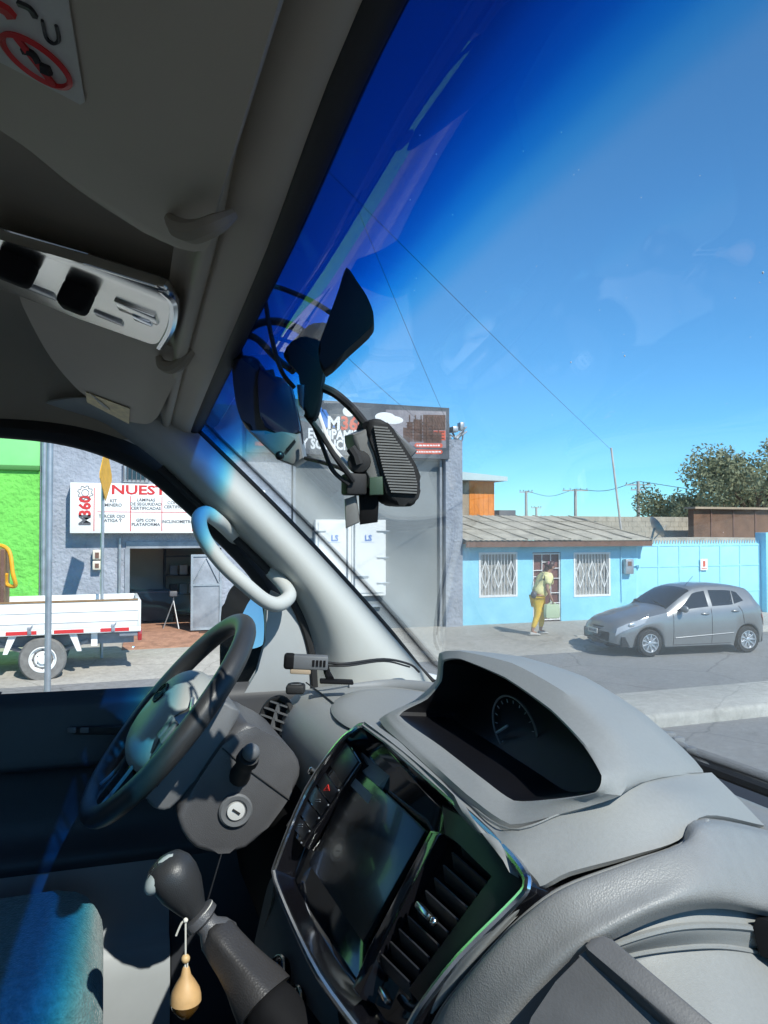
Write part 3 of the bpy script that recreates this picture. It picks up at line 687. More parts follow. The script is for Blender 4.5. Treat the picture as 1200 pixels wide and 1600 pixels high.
# --- grey hatchback
def hatchback():
    t = thing('parked_car', 'grey metallic five door hatchback parked in front of the cyan gate', 'car')
    L = 3.5
    ZTt = [(0, .50), (.03, .60), (.07, .68), (.16, .775), (.4, .86), (.75, .94), (1.0, .995), (1.15, 1.09), (1.35, 1.22), (1.6, 1.36), (1.8, 1.43), (2.1, 1.465), (2.5, 1.465), (2.9, 1.43), (3.15, 1.38), (3.25, 1.30), (3.36, 1.10), (3.42, .95), (3.47, .75), (3.5, .5)]
    ZBt = [(0, .42), (.07, .58), (.2, .68), (.5, .80), (1.0, .90), (1.5, .935), (2.5, .985), (3.0, 1.03), (3.25, 1.05), (3.36, .98), (3.42, .85), (3.47, .66), (3.5, .42)]
    Wt = [(0, .50), (.03, .58), (.08, .65), (.18, .71), (.4, .77), (.8, .795), (1.5, .80), (2.8, .80), (3.2, .775), (3.38, .72), (3.46, .66), (3.5, .58)]
    WRt = [(0, .42), (.08, .56), (.2, .62), (.5, .66), (1.0, .68), (1.3, .655), (1.6, .60), (1.9, .565), (2.5, .56), (3.0, .545), (3.25, .54), (3.36, .57), (3.45, .56), (3.5, .48)]
    W = ((.62, .285), (2.98, .285))
    def sm(tb, s): return (table(tb, s-.03)+table(tb, s)*2+table(tb, s+.03))/4
    def sec(s):
        zt, zb, w_, wr = sm(ZTt, s), sm(ZBt, s), sm(Wt, s), sm(WRt, s); ar = 0
        for (q, zc_) in W:
            r_ = .325
            if abs(s-q) < r_: ar = max(ar, zc_+math.sqrt(r_*r_-(s-q)**2))
        lo = .20+.10*max(0, 1-s/.25)
        zb = min(zb, zt-.07)
        return [V((s, 0, zt)), V((s, wr*.55, zt-.012)), V((s, wr*.88, zt-.035)), V((s, wr, zt-.075)), V((s, w_-.035, zb)), V((s, w_, zb-.13)), V((s, w_+.004, max(.5, ar+.05))), V((s, w_-.012, max(.34, ar+.015))), V((s, w_-.03, max(lo, ar))), V((s, w_-.09, max(lo, ar)))]
    def pt(s, k, off=0, sd=-1):
        def q(s, k):
            c = sec(s); i = min(int(k), 8); p = lerp(c[i], c[i+1], k-i); return V((p.x, p.y*sd, p.z))
        p = q(s, k)
        if off:
            n_ = (q(s+.02, k)-q(s-.02, k)).cross(q(s, min(k+.1, 9))-q(s, max(k-.1, 0)))
            n_.normalize()
            if n_.dot(p-V((1.75, 0, .7))) < 0: n_ = -n_
            p = p+n_*off
        return p
    ss = sorted(set([0, .015, .03, .05, .08, .12, .17, .23] + [round(.28+i*.035, 4) for i in range(89)] + [3.42, 3.45, 3.475, 3.49, 3.5]))
    ss = [s for s in ss if s <= 3.5]
    b = NB(); g = []
    for s in ss:
        c = sec(s); full = [V((p.x, -p.y, p.z)) for p in c[::-1]] + c[1:]
        # smooth along the section
        g.append(full)
    vs, _ = grid(b, g); b.faces.new(vs[0]); b.faces.new(vs[-1][::-1])
    obj('body', b, MT['carpaint'], t, ang=50)
    def gp(bm, cs, off=.006, n=8, sd=-1):
        (a, c, d, e) = cs; R = []
        for i in range(n+1):
            v = i/n; l_ = (lerp(a[0], e[0], v), lerp(a[1], e[1], v)); r_ = (lerp(c[0], d[0], v), lerp(c[1], d[1], v))
            R.append([pt(lerp(l_[0], r_[0], u/n), lerp(l_[1], r_[1], u/n), off, sd) for u in range(n+1)])
        patch(bm, R, 1, 1, .004, None)
    # windscreen and rear screen
    for nm, (s0, s1) in (('windscreen', (1.06, 1.68)), ('rear_window', (3.27, 3.40))):
        b = NB(); R = []
        for i in range(9):
            s = lerp(s0, s1, i/8); row = [pt(s, k, .006, -1) for k in (2.9, 2.5, 2, 1.5, 1, .5)] + [pt(s, 0, .006, 1)] + [pt(s, k, .006, 1) for k in (.5, 1, 1.5, 2, 2.5, 2.9)]
            R.append(row)
        patch(b, R, 1, 1); o = obj(nm, b, MT['carglass'], t, 80)
        if nm == 'windscreen':
            b = NB(); tube(b, [pt(1.07, 2.0, .02, -1), pt(1.14, .4, .02, -1)], .008, 5); tube(b, [pt(1.07, .8, .02, 1), pt(1.14, 2.2, .02, 1)], .008, 5); obj('wiper', b, MT['blackpl'], o)
    for sd in (-1, 1):
        for cs in (((1.22, 3.93), (2.03, 3.9), (2.03, 3.14), (1.72, 3.16)), ((2.13, 3.9), (2.63, 3.9), (2.68, 3.16), (2.13, 3.13)), ((2.67, 3.88), (2.92, 3.75), (2.82, 3.25), (2.71, 3.16))):
            b = NB(); gp(b, cs, .006, 8, sd); obj('side_window', b, MT['carglass'], t, 80)
        b = NB(); gp(b, ((.09, 4.0), (.60, 3.97), (.50, 4.75), (.06, 4.9)), .010, 8, sd); hl = obj('headlight', b, MT['lampglass'], t, 80)
        b = NB(); ell(b, pt(.28, 4.4, .012, sd), AX, (.06, .02, .05)); obj('bulb_reflector', b, MT['alloy'], hl)
        b = NB(); gp(b, ((3.38, 4.2), (3.46, 4.2), (3.46, 5.2), (3.36, 5.2)), .008, 6, sd); obj('tail_light', b, MT['tail'], t)
        b = NB()
        for s_, k0, k1 in ((1.16, 4.1, 7.8), (2.08, 4.0, 7.8)): tube(b, [pt(s_, lerp(k0, k1, i/10), .001, sd) for i in range(11)], .006, 4)
        tube(b, [pt(2.75+.12*math.sin(i/10*1.6), lerp(4.0, 6.2, i/10), .001, sd) for i in range(11)], .006, 4)
        tube(b, [pt(1.16+.1*i, 7.75, .001, sd) for i in range(15)], .006, 4)
        obj('door_seam', b, MT['blackpl'], t)
        b = NB(); tube(b, [pt(1.2+.1*i, 6.75-.03*i, .006, sd) for i in range(15)], .012, 5); obj('side_moulding', b, MT['carpaint'], t)
        for s_ in (1.92, 2.66):
            b = NB(); ell(b, pt(s_, 4.75, .012, sd), AX, (.10, .03, .028), 12, 8); obj('door_handle', b, MT['carpaint'], t)
        c = pt(1.38, 3.95, 0, sd); b = NB(); ell(b, c+V((-.02, sd*.13, .04)), AX, (.06, .11, .075), 14, 8); tube(b, [c, c+V((-.02, sd*.07, .02))], .025, 6); obj('wing_mirror', b, MT['carpaint'], t)
        for (q, zc_) in W:
            bt_, br = NB(), NB(); cc = wheel(bt_, br, (q, sd*.70, .285), (0, sd, 0), .283, .17, 8)
            tr_ = obj('wheel', bt_, MT['tyre'], t); br.free(); br = NB()
            lathe(br, [(.19, .05), (.192, .088), (.176, .088), (.165, .05)], cc, (0, sd, 0), 36)
            lathe(br, [(.045, .03), (.045, .078), (.03, .085), (.005, .085)], cc, (0, sd, 0), 16)
            for k in range(9):
                a = 2*math.pi*k/9; u = V((math.cos(a), 0, math.sin(a))); obox(br, cc+u*.105+V((0, sd*.066, 0)), (u, (0, 1, 0), u.cross(V((0, 1, 0)))), (.075, .012, .013), .004)
            obj('rim', br, MT['alloy'], tr_)
            br = NB(); lathe(br, [(.17, .0), (.17, .03), (.005, .03)], cc, (0, sd, 0), 24); obj('brake_disc', br, MT['blackpl'], tr_)
    b = NB(); box(b, (.12, -.70, .22), (3.4, .70, .42)); obj('underbody', b, MT['blackpl'], t)
    def nose(bm, hw, z0, z1, o):
        R = [[V((-.006-o+.115*(abs(yy)/.5)**2.0+max(0, z_-.5)*.22, yy, z_)) for yy in [-hw+hw*.2*i for i in range(11)]] for z_ in (z0, (z0+z1)/2, z1)]
        patch(bm, R, 1, 2, .02, V((-5, 0, .4)))
    b = NB(); nose(b, .44, .36, .60, .004); gr = obj('grille', b, MT['blackpl'], t)
    b = NB()
    for z_ in (.40, .44, .48, .52, .56): tube(b, [V((-.014+.115*(abs(yy)/.5)**2.0+max(0, z_-.5)*.22, yy, z_)) for yy in [-.42+.084*i for i in range(11)]], .006, 5)
    obj('grille_bars', b, MT['dsteel'], gr)
    b = NB(); nose(b, .34, .24, .32, .006); obj('lower_grille', b, MT['blackpl'], t)
    b = NB(); obox(b, (-.032, .06, .49), ((0, 1, 0), (0, 0, 1), (1, 0, 0)), (.19, .055, .006), .004); pl = obj('number_plate', b, MT['plate'], t)
    b = NB()
    for k in range(6): box(b, (-.0405, -.09+.05*k, .465), (-.039, -.065+.05*k, .515))
    obj('plate_marks', b, MT['inkgrey'], pl)
    b = NB(); tube(b, [V((1.75, -.35, 1.42)), V((1.95, -.35, 1.62))], .005, 5); obj('aerial', b, MT['blackpl'], t)
    for ch in list(t.children):
        if ch.name.startswith('wheel'): continue
        for o_ in [ch]+list(ch.children):
            for v in o_.data.vertices:
                if v.co.x < .34: v.co.x = .34-(.34-v.co.x)*1.5
    return t
car = hatchback()
fw = HZ(1016, 1027, 0); rw_ = HZ(1169, 1020, 0)
sc = (rw_-fw).length/2.36
car.rotation_euler = (0, 0, math.atan2(rw_.y-fw.y, rw_.x-fw.x)); car.scale = (sc, sc, sc)
dirc = (rw_-fw).normalized(); nrm = V((-dirc.y, dirc.x, 0))
pos = fw - dirc*.62*sc + nrm*.77*sc
car.location = (pos.x, pos.y, .0)

# --- white pickup truck (rear right corner in view)
def truck():
    t = thing('flatbed_truck', 'white flatbed truck with a red and white reflective strip along its bed', 'truck')
    # local: +x = rearwards, near side is -y ; rear axle at x=0
    xr, xl, hw = 1.55, -2.0, .82; zb, zt_ = .78, 1.31
    b = NB(); box(b, (xl, -hw, zb), (xr, hw, zb+.09), .006); obj('bed_floor', b, MT['truckwhite'], t)
    for (lo, hi) in (((xl, -hw, zb+.092), (xr-.05, -hw+.045, zt_)), ((xl, hw-.045, zb+.092), (xr-.05, hw, zt_)), ((xr-.048, -hw, zb+.092), (xr, hw, zt_)), ((xl-.048, -hw, zb+.092), (xl-.002, hw, zt_+.55))):
        b = NB(); box(b, lo, hi, .006); sp = obj('bed_side', b, MT['truckwhite'], t)
        if hi[1] < 0:
            b = NB()
            for z_ in (zb+.2, zb+.37): tube(b, [V((lo[0], lo[1]-.002, z_)), V((hi[0], lo[1]-.002, z_))], .012, 6)
            obj('pressed_rib', b, MT['truckwhite'], sp)
            b = NB(); box(b, (lo[0], lo[1]-.01, zt_+.001), (hi[0], hi[1]+.01, zt_+.03)); obj('top_rail', b, MT['wood'], sp)
    b = NB(); b2 = NB(); x_ = xl; k = 0
    while x_ < xr-.05:
        e = min(x_+(.46 if k % 2 == 0 else .26), xr); box(b if k % 2 == 0 else b2, (x_, -hw-.006, zb+.015), (e, -hw-.001, zb+.075)); x_ = e+.002; k += 1
    obj('reflective_strip', b, MT['red'], t); obj('reflective_strip', b2, MT['signwhite'], t)
    b = NB()
    for s_ in (-.42, .42): box(b, (-4.2, s_-.05, .55), (1.45, s_+.05, .72))
    for x_ in (-1.8, -.9, .9, 1.4): box(b, (x_-.04, -.6, .73), (x_+.04, .6, .855))
    tube(b, [V((0, -.7, .35)), V((0, .7, .35))], .07, 8); tube(b, [V((-.7, -.5, .62)), V((0, -.5, .42)), V((.7, -.5, .62))], .04, 6, sm=4)
    obj('chassis', b, MT['dsteel'], t)
    for sd in (-1, 1):
        b = NB(); prism(b, [V((.40, sd*.60, zb-.01)), V((.52, sd*.60, zb-.01)), V((.60, sd*.60, .48)), V((.53, sd*.60, .48))], (0, sd*.16, 0)); prism(b, [V((-.52, sd*.60, zb-.01)), V((-.40, sd*.60, zb-.01)), V((-.53, sd*.60, .48)), V((-.60, sd*.60, .48))], (0, sd*.16, 0)); box(b, (.75, min(sd*.5, sd*.7), .55), (.85, max(sd*.5, sd*.7), zb-.01)); obj('mudguard', b, MT['truckwhite'], t)
        b = NB(); box(b, (1.2, min(sd*.45, sd*.78), .70), (1.53, max(sd*.45, sd*.78), .84), .01); obj('tail_bracket', b, MT['dsteel'], t)
        b = NB(); box(b, (1.50, min(sd*.56, sd*.80), .62), (1.57, max(sd*.56, sd*.80), .80), .01); obj('tail_light', b, MT['tail'], t)
        for x_ in (0, -3.1):
            bt_, br = NB(), NB(); cc = V((x_, sd*.70, .37)); R = .37
            lathe(bt_, [(R*.6, -.09), (R*.92, -.09), (R, -.05), (R, .05), (R*.92, .09), (R*.60, .09), (R*.58, .03)], cc, (0, sd, 0), 44); wh = obj('wheel', bt_, MT['dusttyre'], t)
            lathe(br, [(.215, .02), (.215, .08), (.20, .085), (.185, .04), (.14, .02), (.12, .045), (.075, .05), (.07, .085), (.045, .09), (.005, .09)], cc, (0, sd, 0), 36); obj('rim', br, MT['white'], wh)
            br = NB()
            for k in range(8): a = 2*math.pi*k/8; ell(br, cc+V((math.cos(a)*.155, sd*.034, math.sin(a)*.155)), AX, (.018, .006, .018), 8, 5)
            for k in range(5): a = 2*math.pi*k/5; ell(br, cc+V((math.cos(a)*.095, sd*.05, math.sin(a)*.095)), AX, (.012, .012, .012), 6, 5)
            obj('bolt', br, MT['inkgrey'], wh)
    for x_ in (-1.5, -.2, 1.1):
        b = NB(); box(b, (x_-.03, -hw-.02, zb+.02), (x_+.03, -hw-.007, zb+.14), .004); tube(b, [V((x_, -hw-.025, zb+.10)), V((x_+.05, -hw-.03, zb+.17))], .008, 6); obj('side_latch', b, MT['dsteel'], t)
    # cab
    b = NB(); R = []
    prof = [(-2.15, .5), (-2.15, 1.95), (-2.3, 2.0), (-3.3, 1.98), (-3.5, 1.9), (-3.85, 1.3), (-3.95, 1.1), (-4.0, .5)]
    prism(b, [V((x_, -.80, z_)) for x_, z_ in prof], (0, 1.6, 0), .04, 3); cb = obj('cab', b, MT['truckwhite'], t)
    b = NB()
    for sd in (-1, 1): prism(b, [V((-2.4, sd*.803, 1.25)), V((-2.4, sd*.803, 1.85)), V((-3.35, sd*.803, 1.85)), V((-3.65, sd*.803, 1.25))], (0, sd*.006, 0))
    prism(b, [V((-3.53, -.68, 1.86)), V((-3.53, .68, 1.86)), V((-3.84, .7, 1.34)), V((-3.84, -.7, 1.34))], (-.012, 0, .008)); obj('cab_window', b, MT['carglass'], cb)
    b = NB(); box(b, (-4.05, -.8, .45), (-4.001, .8, .72), .02); obj('front_bumper', b, MT['dsteel'], t)
    return t
tk = truck(); ax_ = HZ(66, 1066, 0)
place(tk, (ax_.x-.78, ax_.y, 0), rad(90))
# crate and strap on the truck bed
tb = V((ax_.x-.78, ax_.y, 0))
t = thing('wooden_crate', 'brown wooden board crate riding on the truck bed', 'crate', (ax_.x-.7, ax_.y-1.2, .95))
yy = HX(8, 900, ax_.x-.4).y
b = NB(); box(b, (ax_.x-1.1, yy-.9, .953), (ax_.x-.25, yy, HX(5, 858, ax_.x-.3).z), .01); obj('crate_board', b, MT['wood'], t)
b = NB()
for q in (yy-.85, yy-.05): box(b, (ax_.x-.249, q, .96), (ax_.x-.22, q+.05, HX(5, 858, ax_.x-.3).z-.01))
obj('corner_batten', b, MT['fascia'], t)
zz = HX(5, 858, ax_.x-.3).z
b = NB(); tube(b, [V((ax_.x-.7, yy-.4, zz+.02)), V((ax_.x-.5, yy-.1, zz+.06)), V((ax_.x-.4, yy+.06, zz-.05)), V((ax_.x-.35, yy+.12, zz-.4)), V((ax_.x-.4, yy+.16, zz-.62)), V((ax_.x-.5, yy+.02, zz-.6)), V((ax_.x-.45, yy+.01, zz-.42))], .035, 8, sm=5)
tag(obj('yellow_strap', b, MT['yellow'], loc=(ax_.x-.5, yy, zz)), 'yellow lashing strap hanging over the brown crate', 'strap')

# --- woman walking
def skin(name, joints, edges, m, parent, sub=2):
    me = bpy.data.meshes.new(name); me.from_pydata([j[0] for j in joints], edges, []); me.materials.append(m)
    o = bpy.data.objects.new(name, me); C.objects.link(o); o.parent = parent
    md = o.modifiers.new('skin', 'SKIN'); md.use_smooth_shade = True
    for i, j in enumerate(joints):
        v = me.skin_vertices[0].data[i]; r_ = j[1]; v.radius = r_ if isinstance(r_, tuple) else (r_, r_); v.use_root = (i == 0)
    ss = o.modifiers.new('sub', 'SUBSURF'); ss.levels = sub; ss.render_levels = sub
    return o
def woman():
    t = thing('person', 'woman in a yellow top and mustard leggings walking past the brown door', 'person')
    # local +x = walking direction, z up
    J = [((0, 0, .88), (.12, .14)), ((.02, 0, 1.02), (.105, .115)), ((.06, 0, 1.18), (.105, .125)), ((.09, 0, 1.32), (.085, .11)), ((.12, 0, 1.40), .05), ((.15, 0, 1.45), .048),
         ((.165, 0, 1.51), (.082, .075)), ((.175, 0, 1.585), (.085, .075)),
         ((.02, .09, .80), (.10, .095)), ((.13, .10, .48), .062), ((.11, .10, .28), .055), ((.08, .10, .085), .036), ((.20, .11, .045), .032),
         ((-.03, -.09, .80), (.10, .095)), ((-.07, -.10, .48), .062), ((-.14, -.10, .28), .055), ((-.21, -.10, .10), .036), ((-.10, -.11, .045), .032),
         ((.09, .17, 1.34), .055), ((.05, .22, 1.08), .042), ((.17, .20, .88), .032), ((.20, .20, .80), .03),
         ((.09, -.17, 1.34), .055), ((.06, -.22, 1.08), .042), ((.19, -.21, .88), .032), ((.22, -.21, .81), .03)]
    E = [(0, 1), (1, 2), (2, 3), (3, 4), (4, 5), (5, 6), (6, 7), (0, 8), (8, 9), (9, 10), (10, 11), (11, 12), (0, 13), (13, 14), (14, 15), (15, 16), (16, 17), (3, 18), (18, 19), (19, 20), (20, 21), (3, 22), (22, 23), (23, 24), (24, 25)]
    # fingers and thumb chains rooted in the palm
    for pi in (21, 25):
        p = V(J[pi][0])
        for k in range(4):
            a = len(J); yo = (k-1.5)*.017; J.append(((p.x+.022, p.y+yo, p.z-.035), .009)); J.append(((p.x+.03, p.y+yo, p.z-.065+.004*abs(k-1)), .008)); J.append(((p.x+.018, p.y+yo, p.z-.085+.006*abs(k-1)), .007))
            E += [(pi, a), (a, a+1), (a+1, a+2)]
        a = len(J); J.append(((p.x+.04, p.y+.02, p.z-.01), .01)); J.append(((p.x+.05, p.y+.03, p.z-.035), .009)); E += [(pi, a), (a, a+1)]
    skin('body', J, E, MT['skin'], t)
    g = .014
    T = [((-.02, 0, .86), (.185, .20)), ((.02, 0, 1.02), (.185, .185)), ((.06, 0, 1.18), (.18, .195)), ((.09, 0, 1.31), (.16, .18)), ((.115, 0, 1.395), (.085, .09)), ((.09, .17, 1.33), .10), ((.065, .215, 1.14), .085), ((.09, -.17, 1.33), .10), ((.07, -.215, 1.14), .085)]
    skin('shirt', T, [(0, 1), (1, 2), (2, 3), (3, 4), (3, 5), (5, 6), (3, 7), (7, 8)], MT['ytop'], t)
    Lg = [((-.01, 0, .86), (.155, .165)), ((.0, .09, .79), (.14, .125)), ((.13, .10, .48), .077), ((.11, .10, .28), .067), ((.085, .10, .16), .05), ((-.05, -.09, .79), (.14, .125)), ((-.07, -.10, .48), .077), ((-.14, -.10, .28), .067), ((-.19, -.10, .17), .05)]
    skin('leggings', Lg, [(0, 1), (1, 2), (2, 3), (3, 4), (0, 5), (5, 6), (6, 7), (7, 8)], MT['mustard'], t)
    for (x_, y_, z_) in ((.13, .105, .0), (-.16, -.105, .0)):
        b = NB(); R = [(-.10, .032, .07), (-.06, .04, .085), (0, .042, .075), (.07, .045, .055), (.12, .036, .04), (.15, .02, .03)]
        gg = [[V((x_+dx, y_+w_*math.cos(a), z_+.004+max(0, h_*(.5+.5*math.sin(a))))) for a in [2*math.pi*k/12 for k in range(12)]] for dx, w_, h_ in R]
        vs, _ = grid(b, gg, True); b.faces.new(vs[0]); b.faces.new(vs[-1][::-1]); obj('shoe', b, MT['shoe'], t)
    b = NB(); ell(b, (.150, 0, 1.575), ((1, 0, .25), (0, 1, 0), (-.25, 0, 1)), (.100, .094, .105), 18, 12); ell(b, (.04, 0, 1.60), AX, (.055, .05, .055), 12, 8); tube(b, [V((.07, 0, 1.54)), V((.05, 0, 1.44)), V((.03, 0, 1.36))], [.06, .05, .02], 8, sm=3)
    # keep the face clear
    for v in list(b.verts):
        if v.co.x > .19 and v.co.z < 1.61: v.co.x = .19-.02*(v.co.x-.19)
    hr = obj('hair', b, MT['hair'], t)
    b = NB(); lathe(b, [(.03, -.02), (.05, -.015), (.055, .01), (.03, .02)], (.075, 0, 1.61), (-1, 0, .1), 12); obj('scrunchie', b, mat('pink_cloth', (.6, .25, .3), .8), hr)
    b = NB()
    for s_ in (-1, 1): ell(b, (.252, s_*.03, 1.55), AX, (.006, .012, .007), 8, 6)
    obj('eyes', b, MT['inkblack'], t)
    b = NB(); ell(b, (.258, 0, 1.53), ((.5, 0, 1), (0, 1, 0), (1, 0, -.5)), (.025, .014, .016), 10, 6); obj('nose', b, MT['skin'], t)
    b = NB(); ell(b, (.247, 0, 1.492), AX, (.006, .022, .006), 10, 6); obj('mouth', b, mat('lips', (.3, .08, .08), .5), t)
    b = NB()
    for s_ in (-1, 1): ell(b, (.165, s_*.082, 1.54), AX, (.02, .008, .03), 10, 6)
    obj('ears', b, MT['skin'], t)
    for ch in list(t.children)+[g_ for c_ in t.children for g_ in c_.children]:
        for v in ch.data.vertices:
            if v.co.z > .9: v.co.x += .22*(v.co.z-.9)
    return t
wm = woman(); ft = HZ(842, 992, .15); place(wm, (ft.x, ft.y, .15), rad(82))
t = thing('carrier_bag', 'pale mint carrier bag held by the walking woman', 'bag')
b = NB(); g = [[V((.22+dx*w_, -.22+dy*w_*.35, z_)) for dx, dy in ((-.16, -.16), (0, -.2), (.16, -.16), (.2, 0), (.16, .16), (0, .2), (-.16, .16), (-.2, 0))] for z_, w_ in ((.40, .85), (.44, 1.0), (.6, .98), (.70, .9), (.71, .88))]
vs, _ = grid(b, g, True); b.faces.new(vs[0][::-1]); b.faces.new(vs[-1]); obj('sack', b, MT['bag'], t)
b = NB()
for y_ in (-.255, -.185): tube(b, [V((.12, y_, .70)), V((.20, -.22, .755)), V((.24, -.22, .755)), V((.32, y_, .70))], .008, 6, sm=4)
obj('handle', b, MT['bag'], t); place(t, (ft.x, ft.y, .15), rad(82))
t = thing('shoulder_bag', 'dark shoulder bag at the woman\'s back', 'bag')
b = NB(); ell(b, (-.17, -.12, .92), AX, (.07, .08, .09), 14, 8); obj('pouch', b, MT['inkgrey'], t)
b = NB(); tube(b, [V((-.17, -.1, 1.02)), V((-.07, -.19, 1.2)), V((.08, -.14, 1.43)), V((.1, .02, 1.45)), V((-.06, .12, 1.25)), V((-.12, .1, 1.1)), V((-.17, -.05, .98))], .005, 6, sm=4); obj('strap', b, MT['inkgrey'], t); place(t, (ft.x, ft.y, .15), rad(82))

# ================================================================== THE MINIBUS WE SIT IN
VM = dict(
 light=mat('light_trim', (.47, .48, .455), .62, bump=(700, .06, .001), var=(6, .03)),
 dash=mat('dash_plastic', (.25, .257, .252), .56, bump=(800, .25, .001), var=(240, .04)),
 dash2=mat('dash_top_plastic', (.235, .245, .25), .6, bump=(900, .15, .001), var=(5, .05)),
 grain=mat('leather_grain', (.235, .235, .23), .45, bump=(620, .35, .0008, 1), var=(60, .05)),
 lid=mat('lid_plastic', (.095, .095, .098), .5, bump=(500, .2, .001), var=(30, .08)),
 column=mat('column_plastic', (.085, .085, .09), .4, bump=(650, .35, .0008, 1), var=(30, .06)),
 shroud=mat('shroud_grey', (.13, .135, .142), .5, bump=(600, .2, .001)),
 piano=mat('piano_black', (.006, .006, .008), .08, coat=.35, spec=.4), chrome=mat('chrome', (.72, .75, .80), .18, 1.0),
 satin=mat('satin_silver', (.74, .73, .69), .20, 1.0, var=(12, .06)),
 screen=mat('screen_glass', (.010, .013, .014), .22, coat=.25), rim=mat('wheel_leather', (.032, .033, .035), .42, bump=(700, .25, .0006, 1), var=(30, .05)),
 hub=mat('hub_plastic', (.33, .345, .335), .45, bump=(600, .2, .001)),
 liner=mat('headliner', (.34, .30, .235), .95, bump=(500, .3, .001), var=(3, .06)), locker=mat('locker_plastic', (.45, .395, .31), .6, bump=(500, .1, .001), var=(3, .05)),
 doordark=mat('door_plastic', (.026, .028, .034), .55, bump=(500, .2, .001), var=(4, .15)), doorgrey=mat('door_pocket', (.34, .36, .37), .6, var=(4, .06)),
 black=mat('matt_black', (.006, .006, .007), .8, spec=.2, var=(20, .2)), rubber=mat('rubber', (.015, .015, .016), .7), cavity=mat('gauge_black', (.006, .006, .008), .35),
 bluecase=mat('camera_case', (.018, .022, .035), .38, bump=(700, .2, .001)), greycase=mat('grey_case', (.19, .19, .185), .5, var=(40, .1)),
 fabric=mat('seat_fabric', (.085, .175, .185), .9, bump=(260, .9, .002, 1), var=(90, .25), sheen=.2), carpet=mat('floor_carpet', (.03, .03, .033), .95, var=(20, .3)),
 shell=mat('van_paint', (.7, .7, .7), .3, coat=.5), paper=mat('sticker_paper', (.55, .54, .50), .6, var=(20, .08)), gold=mat('label_gold', (.33, .27, .09), .35, .4, var=(60, .4)),
 needle=mat('gauge_print', (.25, .27, .30), .4), boot=mat('boot_leather', (.040, .038, .038), .42, bump=(420, .3, .001, 1)), string=mat('cotton_string', (.7, .68, .6), .8),
 woodlid=mat('pale_wood', (.58, .36, .16), .5, var=(30, .15)), amber=mat('amber_oil', (.10, .05, .012), .08, coat=1), bead=mat('bead_wood', (.62, .42, .2), .5),
 plateg=mat('knob_plate', (.42, .47, .46), .35), redmark=mat('hazard_red', (.6, .04, .03), .4), wipe=mat('wiper_grey', (.20, .21, .22), .5), greenclip=mat('green_clip', (.05, .09, .06), .5),
 mirror=mat('mirror', (.55, .57, .60), .02, 1.0),
)
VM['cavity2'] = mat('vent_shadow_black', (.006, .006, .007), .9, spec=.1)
VM['shroudk'] = mat('vent_black', (.022, .022, .024), .45)
VM['wind'] = glass('windscreen_glass', (.945, .968, .968), .04, .015, band=(.132, .042, ((.60, .90, .97), (.26, .72, .94), (.11, .50, .84), (.045, .38, .74), (.02, .25, .57))), edge=1.0)
VM['side'] = glass('side_glass', (.96, .97, .965), .02, .006, edge=.6)
EYE = CAM.copy()
van = thing('minibus', 'grey cabin of the minibus seen from its passenger seat, with a tinted windscreen', 'minibus', (-.65, -2.0, 0))
TEt = [(-1.66, .183, .200), (-1.6, .18, .208), (-1.2, .165, .224), (-.81, .151, .238), (-.66, .147, .247), (-.354, .13, .26), (0, .13, .262), (.35, .15, .25)]
def TE(x): return I(x, table([(a, b_) for a, b_, c_ in TEt], x), table([(a, c_) for a, b_, c_ in TEt], x))
def BE(x): return I(x, .80-.10*((x+.65)/.95)**2, -.335)
def WS(x, t, off=0):
    p = lerp(TE(x), BE(x), t); n_ = V((0, -.70, -.71)); return p-n_*(.012*math.sin(math.pi*t)) + n_*off
XS_ = [-1.6+i*.12 for i in range(17)]
b = NB(); patch(b, [[WS(x, t) for x in XS_] for t in (0, .25, .5, .75, 1)], 1, 3, .005, EYE); wsh = obj('windscreen', b, VM['wind'], van, 180)
at_ = wsh.data.attributes.new('shade_band', 'FLOAT', 'POINT')
for i, v in enumerate(wsh.data.vertices):
    p = v.co+ROOT[wsh]; zt_ = TE(p.x).z; at_.data[i].value = (zt_-p.z)/(zt_-CAMH+.335)
b = NB(); tube(b, [WS(-1.597, t, .004) for t in (0, .2, .4, .6, .8, 1)]+[BE(x)+V((0, -.003, .004)) for x in XS_[1:]], .0065, 6, sm=3); obj('glass_seal', b, VM['rubber'], wsh)
b = NB(); tube(b, [D(1028, 1140, 1.20), D(1056, 1160, 1.155), D(1092, 1190, 1.115), D(1110, 1203, 1.10)], [.004, .008, .009, .004], 8, sm=4)
for px, py, d in ((1046, 1150, 1.165), (1060, 1158, 1.15), (1078, 1174, 1.125)): obox(b, D(px, py, d), (RGT, (0, 0, 1), RGT.cross(V((0, 0, 1)))), (.008, .006, .006), .002)
obj('wiper_arm', b, VM['wipe'], wsh)

def GW(px, py):
    lo, hi = .1, 2.5
    for _ in range(40):
        d_ = (lo+hi)/2; p = D(px, py, d_); te = TE(p.x); t_ = (te.z-p.z)/(te.z-CAMH+.335)
        if p.y < WS(p.x, t_).y: lo = d_
        else: hi = d_
    return D(px, py, lo-.001)
b = NB()
for q in ((976, 556), (892, 566), (1192, 426)): ell(b, GW(*q), AX, (.0006, .0004, .0006), 6, 4)
for k in range(45): q = (random.uniform(600, 1190), random.uniform(180, 1000)); ell(b, GW(*q), AX, (.00022,)*3, 5, 3)
o_ = obj('glass_specks', b, MT['white'], wsh); o_['kind'] = 'stuff'

